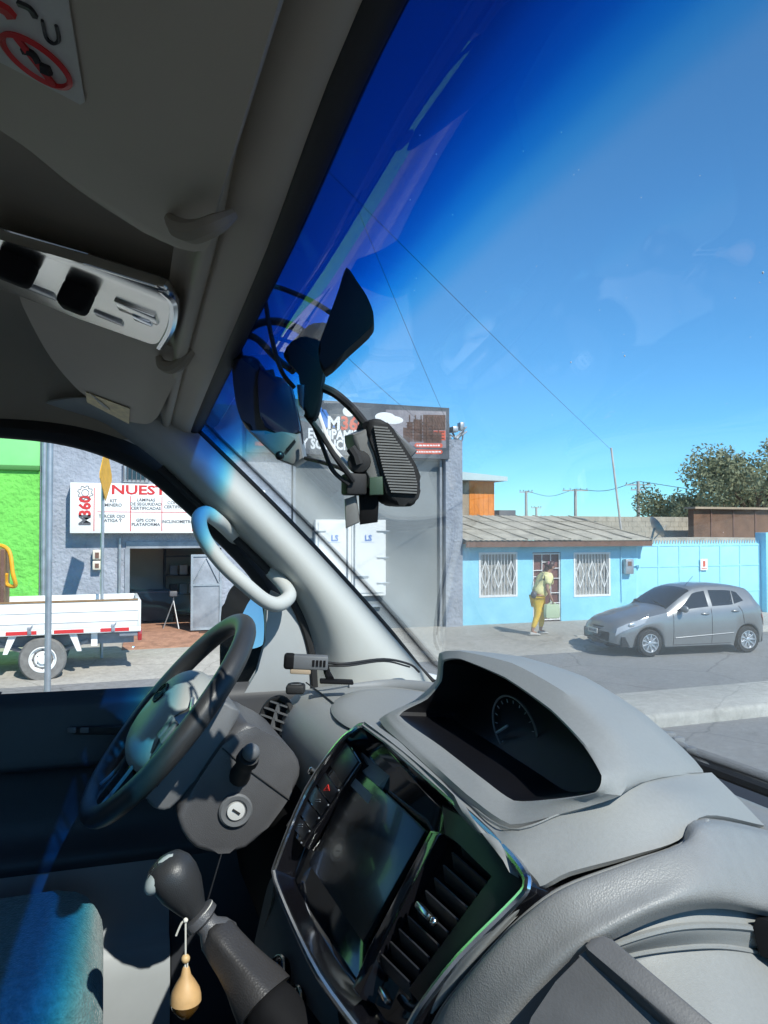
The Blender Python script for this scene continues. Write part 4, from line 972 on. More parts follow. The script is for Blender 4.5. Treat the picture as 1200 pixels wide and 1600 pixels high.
# ---- header trim and roof
prof = [(.012, .010), (.004, -.004), (-.006, -.010), (-.015, -.010), (-.019, -.006)]
b = NB(); patch(b, [[TE(x)+V((0, dy, dz)) for x in XS_] for dy, dz in prof], 2, 3, .003, EYE); obj('header_seal', b, VM['rubber'], van, 60)
prof = [(-.012, -.004), (-.020, -.0085), (-.032, -.009), (-.048, -.001), (-.054, .003), (-.0565, .006), (-.059, .000), (-.066, -.003), (-.072, .001), (-.075, .014), (-.081, .022), (-.09, .024)]
XH_ = [-1.63+i*.122 for i in range(17)]
b = NB(); patch(b, [[TE(x)+V((0, dy, dz)) for x in XH_] for dy, dz in prof], 2, 2, .004, EYE); obj('header_trim', b, VM['locker'], van, 60)
OHN = V((0, .4, 1)).normalized()
def OH(px, py, off=0): return HP(px, py, I(0, 0, .268+off), OHN)
OHN2 = V((-.153, .4, 1)).normalized()
def OH2(px, py, off=0): return HP(px, py, I(-1.12, .08, .235+off), OHN2)
def OX(x, y, off=0): return I(x, y, .268+off-.4*y)
rows = []
for y_, z0 in ((.075, .274), (-.02, .312), (-.12, .352), (-.3, .39), (-.8, .40), (-2.5, .40), (-5.8, .40)):
    rows.append([I(-1.675, y_, .19), I(-1.655, y_, .225), I(-1.58, y_, lerp(.25, z0, .35)), I(-1.45, y_, z0-.01), I(-1.2, y_, z0), I(-.65, y_, z0+.005), I(0, y_, z0), I(.25, y_, z0), I(.33, y_, z0-.05), I(.375, y_, .19)])
b = NB(); patch(b, rows, 3, 3, .01, EYE); obj('roof_lining', b, VM['liner'], van, 60)
def rnd(pts, n=4): return crom(pts, n)
# locker doors
pts = rnd([OH(334, 338), OH(331, 372), OH(318, 393), OH(296, 392), OH(250, 378), OH(195, 345), OH(120, 295), OH(50, 238), OH(-5, 200)]) + [OX(-.59, -.14), OX(.25, -.14), OX(.25, .066)]
b = NB(); prism(b, pts, OHN*.014, .003); lk = obj('overhead_locker', b, VM['locker'], van, 30)
pts2 = rnd([OH2(246, 652), OH2(232, 662), OH2(205, 660), OH2(165, 640), OH2(125, 612), OH2(80, 560), OH2(40, 488), OH2(28, 455)]) + rnd([OH2(60, 440), OH2(150, 480), OH2(235, 530), OH2(290, 548), OH2(294, 556)])
b = NB(); prism(b, pts2, OHN2*.014, .003); lk2 = obj('overhead_locker', b, VM['locker'], van, 30)
def latch(px, par, OHf=OH):
    b = NB(); pp = [OHf(x, y, o) for x, y, o in px]; tube(b, pp, [.004, .008, .009, .008, .004], 8, sm=4); obj('latch', b, VM['liner'], par)
latch([(264, 340, -.002), (278, 355, -.012), (305, 362, -.018), (338, 350, -.016), (366, 334, -.002)], lk)
latch([(247, 556, -.002), (254, 570, -.012), (270, 574, -.016), (288, 563, -.014), (306, 540, -.002)], lk2, OH2)
b = NB(); tube(b, [OH(386, 60, .004), OH(362, 180, .004), OH(352, 235, .004)], .0035, 6); 
b.free()
def decal(name, pts, m, par, th=.0008, n_=None, label=None):
    b = NB(); prism(b, pts, (n_ if n_ is not None else -OHN)*th); return obj(name, b, m, par, label=label)
st = decal('warning_sticker', [OH(-50, -60, -.0012), OH(103, -45, -.0012), OH(108, 5, -.0012), OH(133, 158, -.0012), OH(126, 162, -.0012), OH(44, 118, -.0012), OH(-50, 70, -.0012)], VM['paper'], lk, label='white paper sticker with a red prohibition circle')
cc = OH(57, 96, -.0028); e1 = (OH(108, 138, -.0028)-OH(6, 62, -.0028))/2; e2 = OHN.cross(e1.normalized())*e1.length*.92
b = NB(); tube(b, [cc+e1*math.cos(a)+e2*math.sin(a) for a in [2*math.pi*k/36 for k in range(36)]], .0021, 4, True); tube(b, [cc-e2*.6-e1*.75, cc+e2*.6+e1*.75], .0025, 4); tube(b, [OH(-4, 5, -.0028), OH(12, 14, -.0028), OH(20, 24, -.0028)], .004, 4); obj('red_print', b, MT['red'], lk)
b = NB(); tube(b, [OH(36, 78, -.0028), OH(50, 82, -.0028), OH(58, 95, -.0028)], .0026, 5, sm=3); tube(b, [OH(66, 104, -.0028), OH(80, 110, -.0028)], .004, 5); tube(b, [OH(66, 32, -.0028), OH(72, 58, -.0028), OH(84, 68, -.0028), OH(92, 62, -.0028), OH(88, 40, -.0028)], .0012, 4, sm=3); tube(b, [OH(28, 4, -.0028), OH(46, 12, -.0028), OH(56, 26, -.0028)], .002, 4, sm=3); obj('black_print', b, MT['inkblack'], lk)
lb = decal('label', [OH2(134, 612, -.0012), OH2(203, 638, -.0012), OH2(202, 662, -.0012), OH2(136, 628, -.0012)], VM['gold'], lk2)
decal('label_flash', [OH2(139, 613, -.0024), OH2(166, 634, -.0024), OH2(172, 640, -.0024), OH2(160, 634, -.0024)], VM['paper'], lk2)
# map light console
CO = -.006
pts = [OX(-.62, -.16, CO), OH(-60, 345, CO), OH(0, 376, CO), OH(130, 412, CO)] + rnd([OH(240, 446, CO), OH(258, 454, CO), OH(266, 470, CO), OH(262, 505, CO), OH(248, 534, CO), OH(234, 538, CO)]) + [OH(120, 497, CO), OH(0, 452, CO), OH(-70, 418, CO)]
b = NB(); prism(b, pts[1:], OHN*.012, .003, 2); mc = obj('map_light_console', b, VM['satin'], van, 30)
b = NB(); tube(b, [OH(254, 450, CO+.004), OH(271, 470, CO+.004), OH(268, 508, CO+.004), OH(250, 540, CO+.004)], .006, 8, sm=4); tube(b, [OH(-60, 343, CO+.012), OH(0, 371, CO+.012), OH(130, 408, CO+.012), OH(250, 448, CO+.012)], .004, 6, sm=3); obj('console_rim', b, VM['chrome'], mc)
ohx = V((-1, 0, 0)); ohy = OHN.cross(ohx)
for px, py, hx_, hy_ in ((24, 420, .021, .013), (119, 465, .017, .014)):
    b = NB(); u = (OH(px+30, py+12)-OH(px-30, py-12)).normalized(); obox(b, OH(px, py, CO-.012), (u, OHN.cross(u), OHN), (hx_, hy_, .016), .008, 3); obj('spotlight_shroud', b, VM['black'], mc)
b = NB(); u = (OH(240, 502)-OH(190, 482)).normalized(); v = OHN.cross(u); obox(b, OH(214, 487, CO-.001), (u, v, OHN), (.024, .014, .003), .002); obj('switch_plate', b, VM['satin'], mc)
b = NB(); obox(b, OH(223, 499, CO-.003), (u, v, OHN), (.011, .008, .003), .0015); obj('switch', b, VM['chrome'], mc)
b = NB(); obox(b, OH(170, 497, CO-.001), (u, v, OHN), (.018, .008, .002), .002); obox(b, OH(25, 440, CO-.001), (u, v, OHN), (.05, .010, .002), .002); obj('lamp_lens', b, MT['lampglass'], mc)

# ---- left A pillar, door and mirror
XD = -1.655
rail = [(60, 632), (150, 655), (205, 690), (255, 728), (310, 780), (370, 836), (425, 890), (458, 930), (480, 975), (492, 1020), (496, 1065), (498, 1110)]
wt = [-.12, -.03, .05, .10, .17, .29, .43, .56, .71, .86, .99, 1.08]
R0 = [HX(x, y, XD+.01) for x, y in rail]; R3 = [WS(-1.592, t, .008) for t in wt]
R1 = [lerp(a, c, .30)+V((.045, -.012, .0)) for a, c in zip(R0, R3)]; R2 = [lerp(a, c, .72)+V((.04, -.018, 0)) for a, c in zip(R0, R3)]
b = NB(); patch(b, [R0, R1, R2, R3], 4, 5, .004, EYE); pl = obj('pillar_trim', b, VM['light'], van, 70)
hd = [(372, 846), (353, 826), (338, 812), (322, 802), (311, 812), (319, 842), (348, 881), (386, 916), (415, 939), (436, 944), (452, 931), (443, 914), (424, 894)]
b = NB(); hp = [D(x, y, d) for (x, y), d in zip(hd, [1.66, 1.60, 1.55, 1.53, 1.51, 1.51, 1.52, 1.53, 1.55, 1.57, 1.60, 1.63, 1.66])]
tube(b, hp, [.014, .014, .0145, .015, .0155, .015, .015, .015, .015, .0155, .015, .015, .014], 14, sm=5); obj('grab_handle', b, VM['light'], pl, 80)
b = NB(); tube(b, [HX(x-5, y+3, XD+.014) for x, y in rail[3:]], .0085, 8, sm=4); obj('door_seal', b, VM['rubber'], pl)
dr = None
inn = [(-60, 1086), (0, 1090), (110, 1097), (215, 1104), (300, 1112), (352, 1116), (380, 1084), (404, 1048), (416, 1003), (414, 950), (396, 905), (342, 846), (281, 787), (220, 737), (150, 706), (80, 689), (0, 681), (-60, 678)]
IN = [HX(x, y, XD-.012) for x, y in inn]; bk = [I(XD-.012, -.85, IN[-1].z-CAMH-.01), I(XD-.012, -.95, -.05), I(XD-.012, -.92, -.30)]
IN2 = IN+bk; cen = sum(IN2, V())/len(IN2)
def grow(p, e): d_ = p-cen; d_.x = 0; return p+d_.normalized()*e
b = NB(); L1 = cromc(IN2, 4); gg = [[grow(p, -.004)+V((-.01, 0, 0)) for p in L1], [grow(p, 0)+V((.006, 0, 0)) for p in L1], [grow(p, .016)+V((.018, 0, 0)) for p in L1], [grow(p, .034)+V((.012, 0, 0)) for p in L1], [grow(p, .045)+V((-.01, 0, 0)) for p in L1], [grow(p, .03)+V((-.03, 0, 0)) for p in L1], [grow(p, 0)+V((-.03, 0, 0)) for p in L1], [grow(p, -.004)+V((-.01, 0, 0)) for p in L1]]
grid(b, gg, True)
# door panel below the window
zs = [(-.315, -.006), (-.335, .012), (-.36, .018), (-.42, .03), (-.455, .034), (-.462, .018), (-.50, .012), (-.58, .016), (-.62, .05), (-.645, .052)]
rowsd = [[I(XD+dx, y_, z_-.016*(y_+.2)) for y_ in (-1.05, -.7, -.35, -.1, .1, .30, .47)] for z_, dx in zs]
bp = NB(); patch(bp, rowsd, 4, 3, .02, EYE); door = obj('driver_door', bp, VM['doordark'], van, 50)
obj('window_frame', b, VM['rubber'], door, 50)
b = NB(); prism(b, [grow(p, .002)+V((-.012, 0, 0)) for p in L1], (-.004, 0, 0)); obj('door_glass', b, VM['side'], door, 180)
zs = [(-.645, .05), (-.70, .035), (-.80, .03), (-.83, .06), (-.96, .065), (-1.02, .05), (-1.2, .03)]
b = NB(); patch(b, [[I(XD+dx, y_, z_) for y_ in (-1.05, -.5, -.15, -.05, .06, .13)] for z_, dx in zs], 4, 3, .02, EYE); obj('door_pocket', b, VM['doorgrey'], door, 50)  # grey is cut off where the sun patch on the door ends
b = NB(); box(b, I(XD-.02, .131, -1.2), I(XD+.045, .60, -.647), .01); obj('shaded_kick_panel', b, VM['doordark'], van)  # dark colour stands in for the shade beyond the door's sun patch
b = NB(); obox(b, HX(140, 1141, XD+.03), (RGT, (0, 0, 1), RGT.cross(V((0, 0, 1)))), (.07, .008, .006), .003); obj('door_pull', b, VM['rubber'], door)
b = NB()
for px in (112, 132, 152, 172): obox(b, HX(px, 1141, XD+.038), (RGT, (0, 0, 1), RGT.cross(V((0, 0, 1)))), (.008, .005, .003), .0015)
obj('window_switch', b, VM['shroud'], door)
tr = [(417, 1003), (415, 950), (424, 922), (450, 935), (474, 972), (487, 1015), (492, 1070), (492, 1135), (440, 1160), (345, 1150), (350, 1118), (382, 1083), (405, 1048)]
b = NB(); prism(b, [HX(x, y, XD+.012) for x, y in tr], (-.02, 0, 0), .003); obj('mirror_corner_trim', b, VM['doorgrey'], door)
# quarter divider and wing mirror
b = NB(); xm = -1.93; MN = V((.55, -.82, .16)).normalized(); MP = HX(382, 995, xm)
def MQ(px, py, o=0): return HP(px, py, MP+MN*o, MN)
sh = [(346, 1075), (344, 985), (349, 935), (362, 912), (380, 905), (400, 910), (416, 940), (420, 990), (416, 1050), (400, 1085), (370, 1095)]
prism(b, cromc([MQ(*q) for q in sh], 3), -MN*.08, .015, 3); wmr = obj('wing_mirror', b, VM['black'], van)
b = NB(); prism(b, cromc([MQ(*q, .004) for q in ((368, 1012), (370, 985), (386, 945), (404, 925), (413, 950), (415, 985), (412, 1006), (392, 1014))], 3), -MN*.004); obj('mirror_glass', b, VM['mirror'], wmr)
b = NB(); tube(b, [HX(410, 1040, xm), HX(418, 1060, -1.72)], .02, 8); obj('mirror_arm', b, VM['black'], wmr)

# ---- dashboard, left half and front strip
profL = [(.0, .745, -.352), (.0, .66, -.326), (.0, .55, -.318), (.0, .45, -.317), (.0, .40, -.319), (.0, .372, -.326), (.0, .345, -.346), (.0, .328, -.38), (.0, .325, -.43), (.0, .335, -.50), (.0, .37, -.62)]
XL = [-1.635, -1.60, -1.54, -1.44, -1.30, -1.18, -1.05, -.98]
def endo(x): q = max(0, (-1.50-x)/.135); return q*q
b = NB(); patch(b, [[I(x, min(y_+.05*endo(x)*(1 if y_ < .5 else 0), BE(x).y-.004 if y_ > .7 else 9), z_-.035*endo(x)) for x in XL] for _, y_, z_ in profL], 3, 4, .01, EYE); dash = obj('dashboard', b, VM['dash'], van, 50)
b = NB(); patch(b, [[V((x, min(BE(x).y-.012, y_), z_+CAMH)) for x in [-1.0+i*.09 for i in range(16)]] for y_, z_ in ((.80, -.348), (.745, -.337), (.70, -.335), (.665, -.36), (.655, -.42))], 2, 3, .01, EYE); obj('dash_front_strip', b, VM['grain'], dash, 60)
b = NB(); tube(b, [I(-1.595, .405, -.3205), I(-1.4, .400, -.3165), I(-1.05, .392, -.317)], .0016, 5, sm=4); obj('dash_seam', b, VM['rubber'], dash)
b = NB(); tube(b, [HX(432, 1150, -1.43), HX(470, 1080, -1.50)], .001, 4)
b.free(); b = NB()
# speaker bowl: raised ridge and sunken plate
rg = [I(-1.50, .47, -.316), I(-1.49, .56, -.318), I(-1.40, .635, -.320), I(-1.25, .665, -.321), I(-1.10, .64, -.318), I(-1.02, .58, -.316)]
tube(b, rg, [.006, .014, .018, .02, .018, .01], 10, sm=5); obj('speaker_ridge', b, VM['dash2'], dash, 80)
b = NB(); ctr = I(-1.25, .50, -.3135); g = []
for r_, dz in ((.01, .004), (.10, .004), (.125, .0035), (.15, .000), (.158, -.006)): g.append([ctr+V((r_*1.35*math.cos(a), r_*.8*math.sin(a), dz)) for a in [2*math.pi*k/40 for k in range(40)]])
vs, _ = grid(b, g, True); b.faces.new(vs[0]); obj('speaker_cover', b, VM['dash'], dash, 50)
c = HX(436, 1124, -1.50); c.y -= .006; n_ = V((.62, -.72, .28)).normalized(); up_ = V((0, .25, 1)); up_ = (up_-n_*up_.dot(n_)).normalized(); sd_ = up_.cross(n_)
b = NB(); tube(b, [c+sd_*.036*math.cos(a)+up_*.042*math.sin(a) for a in [2*math.pi*k/28 for k in range(28)]], .006, 8, True); vt = obj('side_vent', b, VM['rubber'], dash)
b = NB()
for k in (-2, -1, 0, 1, 2): obox(b, c+up_*.015*k, (sd_, up_, n_), (.034*math.cos(k*.45), .0015, .008))
obox(b, c+n_*.004, (sd_, up_, n_), (.003, .03, .004)); obj('vent_slats', b, VM['shroud'], vt)
b = NB(); lathe(b, [(.039, -.012), (.039, -.010), (.005, -.010)], c, n_, 24, sd_); obj('vent_back', b, VM['cavity'], vt)

# ---- instrument binnacle
L1 = [(624, 1118, 1.08), (668, 1092, 1.09), (690, 1064, 1.09), (694, 1034, 1.09), (722, 1031, 1.05), (790, 1061, .95), (860, 1111, .85), (912, 1165, .77), (940, 1212, .72), (930, 1238, .715), (870, 1248, .745), (803, 1251, .79), (752, 1215, .845), (690, 1167, .955)]
L2 = [(603, 1119, 1.10), (655, 1093, 1.14), (683, 1066, 1.13), (686, 1021, 1.13), (718, 1017, 1.07), (800, 1036, .97), (880, 1080, .87), (948, 1142, .79), (985, 1200, .745), (970, 1243, .72), (890, 1268, .725), (798, 1288, .745), (728, 1240, .82), (652, 1170, .955)]
L3 = [(592, 1124, 1.12), (648, 1094, 1.19), (681, 1063, 1.24), (687, 1022, 1.24), (722, 1016, 1.20), (815, 1026, 1.10), (915, 1058, 1.00), (1010, 1118, .93), (1098, 1203, .895), (1010, 1216, .775), (920, 1268, .735), (790, 1303, .745), (722, 1247, .828), (640, 1172, .962)]
P1, P2, P3 = [[D(*q) for q in l_] for l_ in (L1, L2, L3)]
fwdv = V((-.25, .95, -.15)).normalized(); c1 = sum(P1, V())/len(P1)
P0 = [c1+(p-c1)*.93+fwdv*.085 for p in P1]; P0a = [c1+(p-c1)*.97+fwdv*.03 for p in P1]
xs4 = [None, -1.18, -1.15, -1.12, -1.05, -.97, -.89, -.82, -.77]
P4 = [(I(xs4[i], .72, -.36) if 1 <= i <= 8 else P3[i]+V((0, .03, -.05))) for i in range(14)]
P1b = [lerp(a, c, .12)+(-fwdv)*.003 for a, c in zip(P1, P2)]
def loopc(l_, n=5, t=.55):
    c_ = cromc(l_, n); o_ = []
    for i in range(len(l_)):
        for k in range(n): o_.append(lerp(lerp(l_[i], l_[(i+1) % len(l_)], k/n), c_[i*n+k], t))
    return o_
LP = [loopc(l_) for l_ in (P1, P1b, P2, P3, P4)]
g = [LP[0], LP[1]]
for i in range(1, 4):
    for k in range(1, 5):
        t_ = k/4; g.append([p for p in [lerp(a, c, t_) for a, c in zip(LP[i], LP[i+1])]])
# round the rim: pull the P2..P3 band outwards a little
b = NB(); grid(b, g, True); bin_ = obj('instrument_binnacle', b, VM['dash'], van, 42)
b = NB(); vs, _ = grid(b, [loopc(P1), loopc(P0a), loopc(P0)], True); b.faces.new(vs[-1]); obj('binnacle_cavity', b, VM['cavity'], bin_, 40)
def CV(px, py, o=0): return HP(px, py, c1+fwdv*(.075-o), fwdv)
b = NB()
cx, cy, rx, ry = (795, 1135, 26, 52)
ring = [CV(805+34*math.cos(a)+8*math.sin(a), 1140+52*math.sin(a)+10*math.cos(a)) for a in [2*math.pi*k/36 for k in range(36)]]
tube(b, ring, .0016, 5, True)
ring = [CV(900+26*math.cos(a)+8*math.sin(a), 1205+42*math.sin(a)+10*math.cos(a)) for a in [2*math.pi*k/36 for k in range(36)]]
tube(b, ring, .0014, 5, True); tube(b, [CV(815, 1180), CV(866, 1206), CV(874, 1222), CV(893, 1240)], .0012, 5); obj('gauge_ring', b, VM['shroud'], bin_)
b = NB(); tube(b, [CV(776, 1145, .004), CV(793, 1134, .004)], .0018, 5); tube(b, [CV(862, 1198, .004), CV(892, 1184, .004)], .0018, 5); obj('gauge_needle', b, VM['needle'], bin_)
b = NB()
for k in range(14):
    a = 2.2+k*.33
    for (qx, qy, ax_e, ay_e) in ((805, 1140, 34, 52), (900, 1205, 26, 42)):
        p_, q_ = [CV(qx+ax_e*f*math.cos(a)+8*f*math.sin(a), qy+ay_e*f*math.sin(a)+10*f*math.cos(a), .002) for f in (.8, .9)]; tube(b, [p_, q_], .0006, 4)
obj('gauge_marks', b, VM['needle'], bin_)

# ---- infotainment panel
PP, PN = I(-1.08, .36, -.29), V((0, -.87, .5)).normalized()
def PA(px, py, off=0): return HP(px, py, PP+PN*off, PN)
out = [(553, 1141), (566, 1133), (582, 1139), (640, 1189), (720, 1260), (790, 1326), (820, 1362), (826, 1384), (810, 1408), (722, 1496), (664, 1570), (640, 1610), (620, 1640), (590, 1642), (556, 1606), (500, 1528), (462, 1452), (438, 1395), (430, 1368), (434, 1345), (480, 1234), (528, 1164)]
OU = cromc([PA(*q) for q in out], 3); oc = sum(OU, V())/len(OU)
def inset(p, e, off): d_ = (oc-p); return p+d_.normalized()*e+PN*off
b = NB(); g = [[p-PN*.05 for p in OU], OU, [inset(p, .006, -.001) for p in OU], [inset(p, .018, -.020) for p in OU], [inset(p, .024, -.024) for p in OU]]
vs, _ = grid(b, g, True); b.faces.new(vs[-1]); pan = obj('infotainment_panel', b, VM['piano'], van, 35)
b = NB(); tube(b, [inset(p, .001, .001) for p in OU], .0042, 8, True); obj('chrome_trim', b, VM['chrome'], pan)
SO = -.014
b = NB(); prism(b, [PA(*q, SO) for q in ((556, 1197), (664, 1298), (566, 1472), (482, 1350))], -PN*.008, .0015); sc_ = obj('screen', b, VM['screen'], pan)
b = NB(); u_ = (PA(655, 1280)-PA(560, 1190)).normalized()
prism(b, [PA(*q, -.004) for q in ((672, 1296), (690, 1302), (592, 1484), (562, 1560), (548, 1545), (576, 1478))], -PN*.02, .003); obj('vent_surround', b, VM['piano'], pan)
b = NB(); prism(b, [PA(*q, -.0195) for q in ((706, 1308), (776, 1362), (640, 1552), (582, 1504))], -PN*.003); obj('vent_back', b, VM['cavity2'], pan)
def ll(a, c, t): return (lerp(a[0], c[0], t), lerp(a[1], c[1], t))
b = NB(); prism(b, [PA(*q, -.006) for q in ((540, 1152), (564, 1190), (472, 1322), (446, 1290))], -PN*.02, .002); strip = obj('button_strip', b, VM['piano'], pan)
kb = [0, .30, .36, .52, .68, .84, .98]
for k in range(6):
    if k == 1: continue
    q = [ll((542, 1158), (449, 1290), kb[k]+.01), ll((560, 1188), (470, 1316), kb[k]+.01), ll((560, 1188), (470, 1316), kb[k+1]-.012), ll((542, 1158), (449, 1290), kb[k+1]-.012)]
    b = NB(); prism(b, [PA(x, y, -.0035) for x, y in q], -PN*.003, .0008); ky = obj('button', b, VM['cavity'], pan)
b = NB(); m_ = ll(ll((542, 1158), (449, 1290), .44), ll((560, 1188), (470, 1316), .44), .5)
tube(b, [PA(m_[0]-5, m_[1]+5, -.003), PA(m_[0]+4, m_[1]+5, -.003), PA(m_[0]+2, m_[1]-4, -.003)], .0008, 4, True); tube(b, [PA(m_[0]-2, m_[1]+3, -.003), PA(m_[0]+2, m_[1]+3, -.003), PA(m_[0]+1, m_[1], -.003)], .0007, 4, True); obj('hazard_triangle', b, VM['redmark'], strip)
b = NB()
for t_ in (.60, .90):
    m_ = ll(ll((542, 1158), (449, 1290), t_), ll((560, 1188), (470, 1316), t_), .5)
    for e in (-2, 1.5): tube(b, [PA(m_[0]-3, m_[1]+e, -.003), PA(m_[0]+4, m_[1]+e, -.003)], .0006, 4)
for t_ in (.35, .53, .69, .85, .99): m_ = ll((562, 1190), (471, 1318), t_); ell(b, PA(m_[0]-1, m_[1], -.003), AX, (.0014, .0014, .0014), 6, 5)
obj('button_print', b, VM['needle'], strip)
m_ = (487, 1205); b = NB(); lathe(b, [(.006, -.004), (.006, .003), (.004, .005), (.001, .0055)], PA(*m_, -.004), PN, 16); obj('round_knob', b, VM['satin'], pan)
b = NB()
for k in range(10):
    t_ = k/9; p_, q_ = PA(*ll((714, 1320), (590, 1500), t_), -.006), PA(*ll((768, 1368), (634, 1545), t_), -.006)
    u = (q_-p_); L_ = u.length; u.normalize(); v = u.cross(PN); tl = (PN*.62+v*.78 if v.z > 0 else PN*.62-v*.78).normalized(); obox(b, (p_+q_)/2-PN*.007, (u, tl, u.cross(tl)), (L_/2, .0085, .0010))
vn = obj('air_vent', b, VM['shroudk'], pan)
b = NB(); p_, q_ = PA(648, 1408, -.004), PA(678, 1440, -.004); u = (q_-p_).normalized(); obox(b, (p_+q_)/2, (u, PN, u.cross(PN)), (.016, .004, .0035), .002); ell(b, q_, AX, (.0045, .0045, .0045), 10, 7); obj('vent_tab', b, VM['satin'], vn)
b = NB(); prism(b, [PA(*q, -.003) for q in ((690, 1256), (722, 1276), (796, 1340), (819, 1381), (804, 1406), (719, 1493), (658, 1572), (636, 1546), (772, 1368), (716, 1314), (694, 1306))], -PN*.012, .002); obj('vent_border', b, mat('satin_black', (.010, .010, .012), .42, spec=.3), pan)
b = NB(); p_ = PA(602, 1556, -.012); obox(b, p_, (u_, PN, u_.cross(PN)), (.012, .004, .003), .0015); obj('vent_wheel', b, VM['satin'], vn)

# ---- shoulder strips and passenger side pad
b = NB(); patch(b, [[D(596, 1126, 1.145), D(632, 1166, .98), D(722, 1247, .83), D(775, 1290, .76), D(800, 1296, .735), D(880, 1272, .73), D(955, 1249, .735), D(992, 1226, .755), D(1016, 1213, .79), D(1112, 1207, .90)],
                    [D(566, 1131, 1.125), D(606, 1163, 1.0), D(692, 1236, .85), D(752, 1294, .76), D(796, 1330, .71), D(878, 1316, .705), D(958, 1287, .715), D(1030, 1262, .735), D(1070, 1240, .775), D(1152, 1246, .88)],
                    [D(572, 1136, 1.12), D(612, 1168, 1.0), D(700, 1243, .84), D(770, 1312, .735), D(828, 1384, .68), D(890, 1362, .677), D(985, 1337, .690), D(1060, 1313, .715), D(1104, 1274, .76), D(1195, 1290, .87)]], 5, 5, .006, EYE)
ct = obj('centre_dash', b, VM['dash'], dash, 60)
b = NB(); tube(b, [p+V((0, 0, .0012)) for p in [D(640, 1174, .965), D(722, 1248, .829), D(796, 1297, .736), D(880, 1272, .729), D(955, 1249, .734), D(992, 1226, .754), D(1016, 1213, .789), D(1098, 1208, .882)]], .0010, 5, sm=5); obj('seam_gap', b, VM['dash'], ct)
b = NB(); patch(b, [[D(628, 1640, .735), D(644, 1610, .725), D(666, 1570, .712), D(724, 1496, .69), D(788, 1432, .682), D(820, 1398, .682)],
                    [D(645, 1640, .72), D(660, 1608, .71), D(684, 1567, .70), D(738, 1500, .68), D(800, 1432, .674), D(836, 1400, .674)],
                    [D(652, 1650, .73), D(668, 1614, .72), D(692, 1572, .71), D(746, 1506, .69), D(808, 1438, .684), D(844, 1402, .684)]], 5, 4, .006, EYE); obj('panel_border', b, VM['dash'], dash, 60)
SEAM = [(660, 1640, .712), (672, 1612, .705), (694, 1572, .697), (748, 1506, .678), (815, 1435, .67), (880, 1388, .668), (985, 1349, .680), (1062, 1322, .705), (1106, 1282, .75), (1270, 1318, .93)]
CREST = [(705, 1650, .66), (722, 1620, .655), (745, 1585, .65), (795, 1525, .64), (855, 1470, .635), (920, 1430, .633), (1015, 1388, .645), (1100, 1352, .67), (1170, 1345, .72), (1300, 1370, .84)]
MID = [(760, 1655, .64), (775, 1625, .635), (795, 1592, .632), (840, 1538, .625), (888, 1490, .62), (945, 1455, .62), (1030, 1415, .632), (1108, 1400, .655), (1180, 1408, .69), (1320, 1440, .79)]
LOW = [(800, 1660, .66), (812, 1630, .655), (830, 1598, .65), (866, 1545, .64), (905, 1500, .637), (955, 1470, .637), (1030, 1436, .65), (1105, 1420, .672), (1180, 1428, .705), (1320, 1460, .80)]
b = NB(); patch(b, [[D(x-4, y-4, d+.012) for x, y, d in SEAM], [D(*q) for q in SEAM], [lerp(D(*a), D(*c), .45)+V((.0, -.006, .010)) for a, c in zip(SEAM, CREST)], [D(*q) for q in CREST], [D(*q) for q in MID], [D(*q) for q in LOW]], 5, 4, .006, EYE); pad = obj('passenger_dash_pad', b, VM['grain'], dash, 60)
b = NB(); tube(b, [D(x, y-1, d-.001) for x, y, d in SEAM[:-1]], .0016, 6, sm=5); obj('pad_piping', b, VM['dash'], pad)
LIP0 = [(925, 1480, .66), (955, 1468, .657), (1030, 1434, .668), (1105, 1418, .69), (1172, 1424, .72), (1260, 1440, .78)]
LIP1 = [(935, 1490, .655), (965, 1474, .655), (1040, 1452, .662), (1110, 1446, .68), (1185, 1452, .71), (1260, 1470, .76)]
LIP2 = [(950, 1510, .67), (985, 1493, .67), (1055, 1482, .678), (1125, 1479, .69), (1190, 1489, .715), (1260, 1505, .76)]
FL = [(1040, 1660, .62), (1075, 1650, .615), (1120, 1640, .615), (1170, 1640, .62), (1230, 1645, .63), (1290, 1650, .65)]
b = NB(); patch(b, [[D(*q) for q in LIP0], [D(*q) for q in LIP1], [D(x+3, y+10, d) for x, y, d in LIP1], [D(*q) for q in LIP2], [lerp(D(*a), D(*c), .12)+V((0, .01, -.004)) for a, c in zip(LIP2, FL)], [D(*q) for q in FL]], 5, 4, .005, EYE); ty = obj('storage_tray', b, VM['dash'], dash, 50)
b = NB(); tube(b, [D(x, y, d-.002) for x, y, d in LIP1], .003, 6, sm=5); tube(b, [D(x, y, d-.002) for x, y, d in LIP2], .0022, 6, sm=5); obj('tray_lip', b, VM['dash'], ty)
b = NB()
F0, F1 = crom([D(*q) for q in LIP2], 6), crom([D(*q) for q in FL], 6)
for i in range(8):
    for j in range(0, 90):
        s_ = j/90*(len(F0)-1); k = min(int(s_), len(F0)-2); f = s_-k; a = lerp(F0[k], F0[k+1], f); c = lerp(F1[k], F1[k+1], f); p = lerp(a, c, .16+i*.10)+V((0, .006, .001)); d_ = (CAM-p).normalized()
        bmesh.ops.create_circle(b, cap_ends=True, segments=5, radius=.0009, matrix=Matrix.Translation(p+d_*.004) @ d_.to_track_quat('Z', 'Y').to_matrix().to_4x4())
b.free()
b = NB(); prism(b, [D(1180, 1432, .70), D(1215, 1430, .73), D(1215, 1500, .715), D(1184, 1492, .70), D(1173, 1450, .70)], V((.02, .03, -.01)), .003); obj('power_socket', b, VM['black'], ty)
